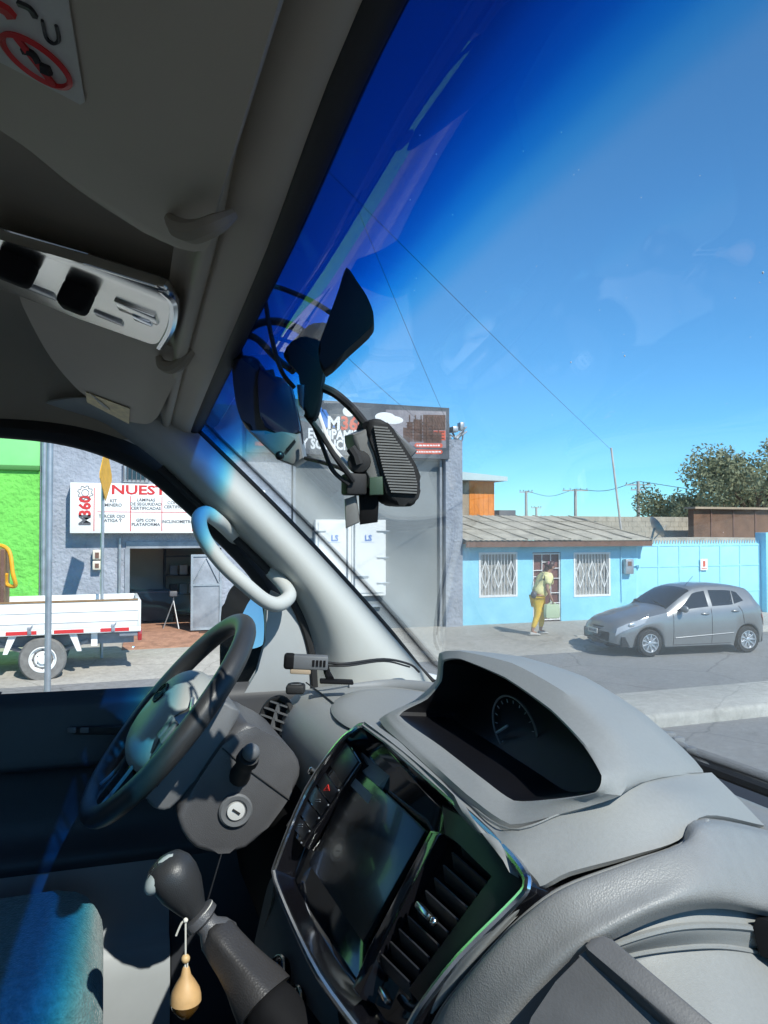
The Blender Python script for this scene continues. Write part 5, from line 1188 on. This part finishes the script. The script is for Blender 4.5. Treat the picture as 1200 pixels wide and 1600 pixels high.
b = NB(); prism(b, [D(*q) for q in ((806, 1640, .60), (830, 1590, .605), (868, 1534, .612), (902, 1490, .618), (916, 1481, .618), (1095, 1640, .56))], V((0, .004, -.02)), .003); ld = obj('glove_lid', b, VM['lid'], dash)
b = NB(); prism(b, [D(*q) for q in ((912, 1476, .615), (922, 1464, .616), (944, 1459, .615), (958, 1466, .612), (1165, 1640, .545), (1102, 1640, .548), (918, 1482, .61))], V((0, .006, -.016)), .003); obj('lid_handle', b, VM['lid'], ld)

# ---- lower dash, centre console
b = NB(); patch(b, [[I(x, y_, z_) for x in (-1.66, -1.3, -.95, -.6, -.2, .35)] for y_, z_ in ((.33, -.45), (.275, -.52), (.27, -.70), (.42, -.90), (.55, -1.12))], 3, 3, .01, EYE); obj('lower_dash', b, VM['black'], dash)  # knee bulge added to block a sun sliver beside the column
b = NB(); patch(b, [[D(430, 1366, 1.125), D(440, 1398, 1.10), D(464, 1455, 1.04), D(502, 1532, .955), D(558, 1608, .875), D(600, 1660, .83)], [D(418, 1385, 1.15), D(424, 1420, 1.12), D(436, 1470, 1.06), D(468, 1545, .98), D(515, 1625, .90), D(550, 1680, .86)], [D(398, 1470, 1.20), D(394, 1500, 1.16), D(388, 1540, 1.10), D(385, 1590, 1.05), D(382, 1640, 1.0), D(380, 1700, .97)]], 4, 4, .01, EYE); con = obj('climate_panel', b, VM['lid'], van, 50)
b = NB(); tube(b, [D(430, 1370, 1.115), D(424, 1420, 1.118), D(398, 1500, 1.155), D(383, 1600, 1.04)], .0025, 6, sm=4); obj('panel_edge', b, VM['satin'], con)
cn = (D(394, 1500, 1.16)-D(502, 1532, .955)).cross(D(440, 1398, 1.10)-D(382, 1640, 1.0)); cn.normalize(); cn = cn if cn.dot(CAM-D(440, 1520, 1.0)) > 0 else -cn
for px, py, d in ((432, 1530, 1.02), (458, 1580, .97)):
    c = D(px, py, d); b = NB(); lathe(b, [(.028, -.012), (.028, .004), (.025, .008), (.020, .012), (.002, .013)], c, cn, 26); kn = obj('control_knob', b, VM['piano'], con)
    b = NB(); lathe(b, [(.0285, .001), (.030, .003), (.0285, .005)], c, cn, 26); obj('knob_ring', b, VM['satin'], kn)
b = NB(); box(b, I(-1.66, -1.2, -1.16), I(.38, .6, -1.12)); obj('cabin_floor', b, VM['carpet'], van)
b = NB(); box(b, I(-.95, -1.5, -1.12), I(-.35, .1, -.80), .04); obj('engine_cover', b, VM['carpet'], van)

# ---- steering wheel and column
SC = I(-1.346, .104, -.316); SU = V((0, .6, .8)); SN = V((0, -.8, .6)); SX = V((1, 0, 0)); RW = .190
WC = I(-1.346, .106, -.306); WU = V((0, .65, .76)).normalized(); WN = V((0, -.76, .65)).normalized()
def SW(x, u, n_=0): return WC+SX*x+WU*u+WN*n_
sw = obj('steering_wheel', one(tube, [SW(RW*math.cos(a), RW*math.sin(a)) for a in [2*math.pi*k/72 for k in range(72)]], .0172, 16, True), VM['rim'], van, 80)
b = NB(); g = []
for i in range(11):
    t_ = i/10*math.pi/2
    g.append([SW(.096*math.cos(t_)**.6*abs(math.cos(a))**.8*math.copysign(1, math.cos(a)), -.008+.094*math.cos(t_)**.6*abs(math.sin(a))**.85*math.copysign(1, math.sin(a)), -.012+.046*math.sin(t_)) for a in [2*math.pi*k/44 for k in range(44)]])
vs, _ = grid(b, [[p-WN*.03 for p in g[0]]]+g[:-1], True); b.faces.new(vs[-1]); hub = obj('airbag_hub', b, VM['hub'], sw, 60)
b = NB(); ec = SW(0, .018, .0345)
tube(b, [ec+SX*.026*math.cos(a)+WU*.017*math.sin(a) for a in [2*math.pi*k/28 for k in range(28)]], .0022, 6, True)
for p_, q_ in (((-.010, -.011), (-.004, .013)), ((.006, -.013), (.012, .011)), ((-.008, -.003), (.010, .003))): tube(b, [ec+SX*p_[0]+WU*p_[1], ec+SX*q_[0]+WU*q_[1]], .0026, 6)
obj('emblem', b, VM['rubber'], hub)
b = NB(); text(b, 'AIRBAG', .010, SW(-.018, -.070, .026), right=SX, up=WU, ext=.0006); obj('airbag_print', b, VM['rubber'], hub)
for sx in (-1, 1):
    b = NB(); patch(b, [[SW(sx*.07, .045, .0), SW(sx*.12, .030, -.004), SW(sx*.165, .028, -.004), SW(sx*.186, .035, .0)], [SW(sx*.075, 0, .014), SW(sx*.12, -.004, .006), SW(sx*.165, -.004, .004), SW(sx*.189, 0, .004)], [SW(sx*.07, -.055, .0), SW(sx*.115, -.055, -.004), SW(sx*.155, -.058, -.004), SW(sx*.178, -.068, .0)]], 4, 4, .018, WC+WN*2); sp = obj('spoke', b, VM['piano'], sw, 50)
    for k in range(3):
        b = NB(); obox(b, SW(sx*(.108+.024*k), -.006, .012-.003*k), (SX, WU, WN), (.010, .018, .003), .002); obj('spoke_button', b, VM['shroud'], sp)
    b = NB(); tube(b, [SW(sx*.085, .05, .004), SW(sx*.13, .036, .001), SW(sx*.18, .038, .001)], .003, 6, sm=4); obj('spoke_trim', b, VM['satin'], sp)
b = NB(); patch(b, [[SW(-.05, -.07, 0), SW(0, -.075, .012), SW(.05, -.07, 0)], [SW(-.045, -.13, -.004), SW(0, -.13, .002), SW(.045, -.13, -.004)], [SW(-.06, -.18, 0), SW(0, -.19, .004), SW(.06, -.18, 0)]], 4, 4, .018, WC+WN*2); sp = obj('spoke', b, VM['piano'], sw, 50)
b = NB()
for s_ in (-1, 1): tube(b, [SW(s_*.052, -.075, .002), SW(s_*.047, -.13, -.001), SW(s_*.062, -.178, .003)], .003, 6, sm=4)
obj('spoke_trim', b, VM['shroud'], sp)
def CU(x, n_, u): return SC+SX*x+SU*u-SN*n_
b = NB(); pr = cromc([CU(-.085, .022, .05), CU(-.085, .035, .078), CU(-.085, .070, .082), CU(-.085, .078, .06), CU(-.085, .078, -.08), CU(-.085, .06, -.11), CU(-.085, .03, -.105), CU(-.085, .022, -.08)], 3)
prism(b, pr, SX*.162, .008, 3); col = obj('steering_column', b, VM['shroud'], van, 40)
b = NB(); pr = cromc([CU(-.1, .080, .060), CU(-.1, .12, .078), CU(-.1, .172, .080), CU(-.1, .21, .062), CU(-.1, .222, .02), CU(-.1, .216, -.07), CU(-.1, .19, -.105), CU(-.1, .14, -.125), CU(-.1, .09, -.105), CU(-.1, .080, -.07)], 3)
prism(b, pr, SX*.195, .009, 3); cov = obj('column_cover', b, VM['column'], col, 40)
b = NB(); tube(b, [CU(.097, .079, .022), CU(.097, .14, .016), CU(.097, .222, .012)], .0012, 5); obj('cover_seam', b, VM['rubber'], cov)
kc = HX(368, 1266, SC.x+.097)
b = NB(); lathe(b, [(.026, -.004), (.027, .003), (.024, .006), (.018, .005), (.017, .001), (.002, .001)], kc, SX, 30); ig = obj('ignition_lock', b, VM['shroud'], cov)
b = NB(); lathe(b, [(.014, 0), (.014, .006), (.002, .007)], kc, SX, 24); obj('key_barrel', b, mat('key_face', (.7, .7, .68), .45, .3), ig)
b = NB(); obox(b, kc+SX*.0075, (SX, V((0, .8, -.6)), V((0, .6, .8))), (.001, .007, .0016)); obj('key_slot', b, VM['rubber'], ig)
b = NB(); a_, e_ = HX(374, 1212, SC.x+.09), HX(394, 1172, SC.x+.175); dv = (e_-a_)
tube(b, [a_, a_+dv*.35, a_+dv*.5, a_+dv*.62, a_+dv*.8], [.018, .014, .013, .018, .016], 14); stk = obj('wiper_stalk', b, VM['rubber'], cov)
b = NB(); ell(b, e_-dv*.08, AX, (.0135, .0135, .0135), 16, 10); obj('stalk_knob', b, VM['shroud'], stk)
a_ = CU(-.09, .11, .03); b = NB(); tube(b, [a_, a_-SX*.06+SU*.01, a_-SX*.13+SU*.02], [.010, .008, .012], 10); obj('indicator_stalk', b, VM['rubber'], cov)

# ---- gear lever
gd = .93; ka, kb_ = D(306, 1426, gd), D(256, 1342, gd-.01); ax_ = (kb_-ka); kl = ax_.length
b = NB(); ref = (D(300, 1370, gd)-D(270, 1385, gd)); ref = (ref-ax_.normalized()*ref.dot(ax_.normalized()))
lathe(b, [(.011, -.012), (.013, 0), (.020, kl*.22), (.0265, kl*.45), (.0285, kl*.65), (.027, kl*.82), (.021, kl*.95), (.010, kl*1.01), (.001, kl*1.02)], ka, ax_, 28, ref); gl_ = obj('gear_lever', b, VM['rim'], van, 80)
b = NB(); nrm_ = (D(252, 1376, gd)-D(285, 1390, gd)).normalized(); tg = ax_.normalized(); nrm_ = (nrm_*.8+(CAM-D(256, 1372, gd)).normalized()*.25+tg*.35).normalized(); tg = (tg-nrm_*tg.dot(nrm_)).normalized()
ell(b, D(252, 1366, gd-.014), (tg, nrm_.cross(tg), nrm_), (.027, .016, .0125), 20, 10); kp = obj('shift_plate', b, VM['plateg'], gl_)
b = NB(); c = D(252, 1366, gd-.014)+nrm_*.0124; s2 = nrm_.cross(tg)
for k in (-1, 0, 1): tube(b, [c+s2*.006*k+tg*.009, c+s2*.006*k-tg*.009], .0006, 4)
tube(b, [c-s2*.006, c+s2*.006], .0006, 4); obj('shift_pattern', b, VM['rubber'], kp)
b = NB(); s1, s2_, s3 = D(306, 1426, gd), D(330, 1447, gd), D(348, 1470, gd); lathe(b, [(.014, 0), (.022, .003), (.022, .012), (.014, .016), (.014, .022), (.021, .032), (.024, .045), (.018, .058), (.002, .06)], s1, s3-s1, 24); obj('lever_collar', b, VM['column'], gl_)
b = NB(); bx = (D(395, 1535, gd-.03)-D(338, 1455, gd)).normalized(); by = V((0, 0, 1)).cross(bx).normalized(); bz = bx.cross(by); o_ = D(334, 1452, gd); g = []
for h_, w1, w2 in ((0, .014, .014), (.008, .020, .019), (.025, .021, .020), (.045, .022, .022), (.065, .025, .025), (.085, .030, .029), (.10, .032, .031)):
    g.append([o_+bx*h_+(by*math.copysign(abs(math.cos(a))**.55, math.cos(a))*w1+bz*math.copysign(abs(math.sin(a))**.55, math.sin(a))*w2)*(1+.03*math.sin(5*a+h_*60)) for a in [2*math.pi*k/36 for k in range(36)]])
vs, _ = grid(b, g, True); b.faces.new(vs[0]); b.faces.new(vs[-1]); bt_ = obj('lever_boot', b, VM['boot'], gl_, 60)
b = NB(); tube(b, [o_+bx*h_+by*w1*.72-bz*w2*.9 for h_, w1, w2 in ((.008, .021, .020), (.025, .022, .021), (.045, .023, .023), (.065, .026, .026), (.085, .031, .030))], .0018, 6, sm=4); obj('boot_stitching', b, VM['rubber'], bt_)
b = NB(); obox(b, o_+bx*.15, (bx, by, bz), (.06, .031, .031), .025, 5); obj('shift_console', b, VM['black'], van)
# ---- driver seat
b = NB(); box(b, I(-1.50, -.56, -.79), I(-1.125, .005, -.612), .075, 6); seat = obj('driver_seat', b, VM['fabric'], van, 80)
b = NB(); obox(b, I(-1.37, -.66, -.22), ((1, 0, 0), (0, .25, 1), (0, -1, .25)), (.24, .36, .07), .06, 4); obj('seat_backrest', b, VM['fabric'], seat, 80)
b = NB(); box(b, I(-1.55, -.5, -1.12), I(-1.19, -.05, -.79), .02); obj('seat_base', b, VM['black'], seat)

# ---- body shell around the cabin
b = NB()
box(b, I(-1.74, -6, .42), I(.44, .10, .46), .01); obj('roof_panel', b, VM['shell'], van)
b = NB(); patch(b, [[V((x, .09, CAMH+.46)) for x in XS_], [TE(x)+V((0, -.005, .09)) for x in XS_], [TE(x)+V((0, .004, .012)) for x in XS_]], 2, 3, .006, V((0, 5, 8))); obj('front_header', b, VM['shell'], van)
b = NB(); box(b, I(-1.74, -6, -1.5), I(-1.70, -1.0, .42)); box(b, I(-1.74, -1.0, -1.5), I(-1.70, .95, -.40)); box(b, I(-1.74, -1.0, .235), I(-1.70, .10, .42)); obj('left_body_side', b, VM['shell'], van)
b = NB(); prism(b, [I(-1.70, .10, .235), I(-1.70, .20, .21), I(-1.70, .72, -.335), I(-1.70, .95, -.40), I(-1.70, .55, -.40), I(-1.70, .45, -.23), I(-1.70, .17, .09), I(-1.70, .02, .19)], (.02, 0, 0)); obj('left_pillar', b, VM['shell'], van)
b = NB(); box(b, I(.40, -6, -1.5), I(.44, -1.0, .42)); box(b, I(.40, -1.0, -1.5), I(.44, .95, -.42)); box(b, I(.40, -1.0, .20), I(.44, .10, .42)); prism(b, [I(.40, .10, .235), I(.40, .20, .21), I(.40, .72, -.335), I(.40, .95, -.42), I(.40, .55, -.42), I(.40, .12, .20)], (.03, 0, 0)); obj('right_body_side', b, VM['shell'], van)
b = NB(); box(b, I(-1.70, -6.04, -1.5), I(.40, -6, .42)); obj('rear_wall', b, VM['liner'], van)
b = NB(); box(b, I(-1.70, .86, -1.6), I(.40, .95, -.425), .02); obj('front_panel', b, VM['rubber'], van)
b = NB(); box(b, I(-1.70, .70, -.42), I(.40, .97, -.392)); obj('wiper_cowl', b, VM['rubber'], van)
b = NB(); prism(b, [I(.405, -.95, -.41), I(.405, .53, -.41), I(.405, .14, .19), I(.405, -.95, .19)], (.004, 0, 0)); obj('passenger_glass', b, VM['side'], van)
b = NB(); box(b, I(-.5, -1.35, -.6), I(.36, -1.2, .12), .05, 3); obj('passenger_seat_back', b, VM['fabric'], van)

# ================================================================== THINGS FIXED TO THE WINDSCREEN AND DASH
t = thing('driver_camera', 'black angular driver monitoring camera hanging by the left end of the header', 'camera', D(420, 640, 1.06))
ov = [(363, 559), (394, 556), (405, 564), (422, 585), (447, 592), (457, 604), (472, 669), (474, 700), (459, 712), (436, 712), (384, 669), (368, 627)]
b = NB(); prism(b, loopc([D(x, y, 1.00) for x, y in ov], 3, .7), (D(420, 640, 1.055)-D(420, 640, 1.00)), .008, 3); obj('housing', b, VM['bluecase'], t)
b = NB(); prism(b, loopc([D(x, y, .990) for x, y in ((404, 570), (421, 588), (446, 595), (455, 606), (469, 668), (464, 676), (440, 678), (414, 668), (405, 640))], 3, .7), FWD*.015, .004, 2); obj('cover_plate', b, mat('navy_gloss', (.012, .016, .04), .25, coat=.4), t)
b = NB(); prism(b, [D(x, y, .987) for x, y in ((386, 672), (414, 672), (440, 682), (468, 676), (475, 716), (458, 727), (436, 719))], FWD*.05, .006, 2); obj('lower_cap', b, VM['greycase'], t)
b = NB(); prism(b, [D(x, y, .983) for x, y in ((446, 702), (460, 686), (462, 690), (449, 706))], FWD*.008, .001); ell(b, D(437, 712, .983), AX, (.006, .006, .006), 10, 7); obj('lens', b, VM['cavity'], t)
t = thing('camera_bracket', 'matt black bracket holding cables between the two hanging cameras', 'bracket', D(486, 575, .93))
b = NB(); prism(b, loopc([D(x, y, .835) for x, y in ((489, 503), (510, 505), (524, 515), (506, 575), (496, 641), (487, 655), (475, 650), (476, 596), (443, 557), (447, 543), (471, 519))], 3, .7), FWD*.035, .008, 3); obj('arm', b, VM['black'], t)
b = NB(); prism(b, [D(x, y, .83) for x, y in ((463, 600), (476, 600), (474, 640), (466, 632))], FWD*.02, .003); obj('clip', b, VM['bluecase'], t)
t = thing('dark_glass_patch', 'large black shape standing for an unreflecting dark patch of the blue tinted glass', 'dark patch', D(555, 480, .68))  # black shape put where the glass shows no reflection
mp = [(541, 416), (557, 438), (573, 462), (583, 487), (583, 506), (571, 520), (540, 548), (506, 580), (497, 545), (512, 500), (530, 450)]
b = NB(); prism(b, loopc([D(x, y, .615) for x, y in mp], 3, .8), FWD*.03, .006, 3); obj('cover', b, VM['black'], t)
t = thing('forward_camera', 'black finned dash camera with a ribbed back on the windscreen', 'camera', D(605, 725, .87))
cp = [(580, 656), (597, 654), (611, 666), (632, 698), (650, 726), (659, 755), (650, 788), (632, 791), (608, 781), (596, 740), (586, 706), (575, 676)]
fd, ev = .85, (-RGT*.016+FWD*.035)
b = NB(); prism(b, loopc([D(x, y, fd) for x, y in cp], 3, .8), ev, .005, 3); obj('housing', b, VM['rubber'], t)
b = NB(); prism(b, [D(x, y, fd+.004) for x, y in ((576, 668), (582, 690), (590, 725), (600, 765), (590, 772), (572, 735), (553, 690), (552, 678))], ev*.8, .004, 2); obj('side_body', b, VM['greycase'], t)
b = NB()
for k in range(24):
    yy = 668+k*4.4; xl = table([(668, 584), (700, 590), (740, 600), (772, 612)], yy); xr = table([(668, 606), (700, 628), (730, 646), (755, 652), (772, 651)], yy)
    p_, q_ = D(xl, yy-1, fd-.0015), D(xr, yy+1, fd-.0015); u = q_-p_; obox(b, (p_+q_)/2, (u, (0, 0, 1), u.cross(V((0, 0, 1)))), (u.length/2, .0009, .0025))
obj('heat_sink_fins', b, VM['greycase'], t)
b = NB(); prism(b, [D(x, y, fd+.02) for x, y in ((610, 664), (652, 704), (641, 716))], FWD*.02, .003); obj('sun_hood', b, VM['shroud'], t)
b = NB(); prism(b, [D(x, y, fd-.002) for x, y in ((577, 746), (598, 744), (599, 773), (577, 774))], FWD*.012, .002); obj('card_cover', b, VM['greenclip'], t)
b = NB(); prism(b, [D(x, y, fd+.012) for x, y in ((560, 762), (575, 762), (592, 776), (590, 816), (562, 820))], FWD*.03, .003); br_ = obj('mount_block', b, VM['black'], t)
b = NB(); prism(b, [D(x, y, fd+.008) for x, y in ((538, 780), (556, 774), (562, 816), (540, 826))], FWD*.02, .003); obj('mount_plate', b, VM['greycase'], t)
b = NB(); lathe(b, [(.012, -.01), (.014, 0), (.012, .01), (.005, .012)], D(562, 722, fd+.01), -FWD, 16); tube(b, [D(548, 700, fd), D(556, 712, fd), D(560, 726, fd)], .006, 8); box(b, D(553, 757, fd+.01)-V((.012,)*3), D(553, 757, fd+.01)+V((.012,)*3), .003); obj('ball_joint', b, VM['rubber'], t)
GK = 'loose cables of the windscreen cameras'
def lead(px, r, label): b = NB(); p_ = [D(q[0], q[1], q[2]*(.93 if q[0] < 540 else .97)) for q in px]; tube(b, p_, r, 8, sm=6); tag(obj('camera_cable', b, VM['rubber'], loc=p_[0]), label, 'cable', GK)
lead([(382, 522, 1.02), (400, 507, 1.0), (430, 502, .98), (462, 512, .96), (480, 525, .95)], .0048, 'thick cable arching from the header to the black bracket')
lead([(378, 522, 1.02), (402, 530, 1.0), (432, 560, .97), (458, 580, .95)], .0042, 'cable slanting from the header down behind the black bracket')
lead([(411, 448, .9), (416, 480, .92), (425, 530, .93), (440, 580, .94), (460, 606, .95)], .0026, 'thin cable dropping straight down past the arching cable')
lead([(418, 444, .88), (452, 455, .86), (490, 472, .82), (522, 492, .76)], .0026, 'cable running from the header to the black glass patch')
lead([(375, 520, 1.05), (375, 540, 1.06), (377, 560, 1.08)], .0028, 'short cable entering the top of the angular camera')
lead([(500, 604, .93), (525, 616, .92), (552, 640, .90), (572, 664, .88)], .005, 'stiff cable bending from the bracket to the finned camera')
lead([(478, 648, .92), (500, 676, .91), (525, 715, .89), (552, 752, .87)], .0032, 'cable from the bracket foot to the ball joint')
lead([(486, 655, .92), (505, 700, .91), (520, 735, .9), (545, 757, .87)], .0026, 'slack cable hanging lowest below the black bracket')
lead([(477, 716, 1.04), (505, 723, .98), (532, 732, .92), (550, 745, .88)], .0024, 'thin cable from the grey camera cap to the ball joint')
# white plastic tie strap
b = NB(); tube(b, [D(496, 640, .95), D(515, 690, .93), D(548, 732, .90)], .0022, 5, sm=3); tag(obj('cable_tie', b, MT['white'], loc=D(515, 690, .93)), 'pale strip running beside the cables under the black bracket', 'strap')

t = thing('dash_camera', 'small grey camera on a bent bracket on the left dash top', 'camera', I(-1.45, .37, -.317))
c = D(480, 1034, 1.49); u = (RGT*.98+FWD*.1+V((0, 0, -.06))).normalized(); v = V((0, 0, 1)); w_ = u.cross(v).normalized(); v = w_.cross(u)
b = NB(); obox(b, c+u*.006, (u, v, w_), (.034, .013, .014), .003, 2); obj('body', b, VM['shroud'], t)
b = NB(); obox(b, c-u*.034, (u, v, w_), (.011, .0145, .015), .006, 3); obj('lens_hood', b, VM['black'], t)
b = NB(); obox(b, c-u*.012-v*.017, (u, v, w_), (.02, .006, .012), .003); obj('lower_label', b, MT['tan'], t)
b = NB()
for k in range(4): obox(b, c+u*(.012+.007*k)-w_*.0145*(1 if w_.dot(FWD) > 0 else -1), (u, v, w_), (.0022, .006, .001))
obj('grille_slots', b, VM['black'], t)
b = NB(); e = D(516, 1062, 1.47); tube(b, [c+u*.034, c+u*.04-v*.02, e], [.006, .007, .008], 8); obox(b, e+u*.012+V((0, 0, -.003)), (u, v, w_), (.032, .003, .014), .002); obj('bracket', b, VM['black'], t)
b = NB(); tube(b, [c+u*.04, D(540, 1037, 1.5), D(600, 1030, 1.58), D(640, 1038, 1.64), D(655, 1050, 1.66)], .0026, 6, sm=5); tube(b, [c+u*.04-v*.006, D(545, 1040, 1.5), D(600, 1033, 1.58), D(640, 1042, 1.64)], .002, 6, sm=5); tag(obj('dash_cable', b, VM['rubber'], loc=c), 'black cable from the small grey dash camera to the windscreen corner', 'cable')
t = thing('buzzer', 'small black buzzer box beside the left dash end', 'buzzer', I(-1.56, .39, -.33))
c = D(462, 1076, 1.50); b = NB(); obox(b, c, (RGT, (0, 0, 1), RGT.cross(V((0, 0, 1)))), (.018, .009, .016), .005, 3); obj('case', b, VM['rubber'], t)
b = NB(); tube(b, [c+V((0, 0, .0095))+RGT*.012*math.cos(a)+FWD*.008*math.sin(a) for a in [2*math.pi*k/20 for k in range(20)]], .0014, 5, True); obj('sounder_ring', b, VM['shroud'], t)

t = thing('air_freshener', 'small wooden topped amber bottle hanging by white string from the gear lever', 'air freshener', D(290, 1592, .905))
gd2 = .905
b = NB(); lathe(b, [(.0015, 0), (.005, .002), (.010, .008), (.0160, .016), (.0178, .024)][0:5], D(290, 1594, gd2), (0, 0, 1), 24); obj('oil_bottle', b, VM['amber'], t)
b = NB(); lathe(b, [(.0181, .0), (.0178, .006), (.0160, .013), (.011, .022), (.006, .030), (.0042, .038), (.003, .040)], D(290, 1594, gd2)+V((0, 0, .0225)), (0, 0, 1), 24); obj('wooden_lid', b, VM['woodlid'], t)
b = NB(); ell(b, D(290, 1498, gd2), AX, (.0052, .0052, .0052), 12, 8); obj('bead', b, VM['bead'], t)
b = NB(); k0 = D(290, 1438, gd2); tube(b, [k0, D(290, 1470, gd2), D(290, 1494, gd2), D(289, 1515, gd2), D(290, 1538, gd2)], .0011, 6); tube(b, [k0, D(284, 1442, gd2), D(279, 1452, gd2), D(275, 1462, gd2)], .0012, 6, sm=3); tube(b, [D(293, 1500, gd2), D(292, 1540, gd2)], .0009, 5); ell(b, k0, AX, (.003, .003, .003), 8, 6)
rc = D(311, 1430, gd); ra = (s3-s1).normalized(); r1 = ra.orthogonal().normalized(); r2 = ra.cross(r1); tube(b, [rc+r1*.0195*math.cos(a)+r2*.0195*math.sin(a) for a in [2*math.pi*k/24 for k in range(24)]], .0022, 6, True)
obj('string', b, VM['string'], t)
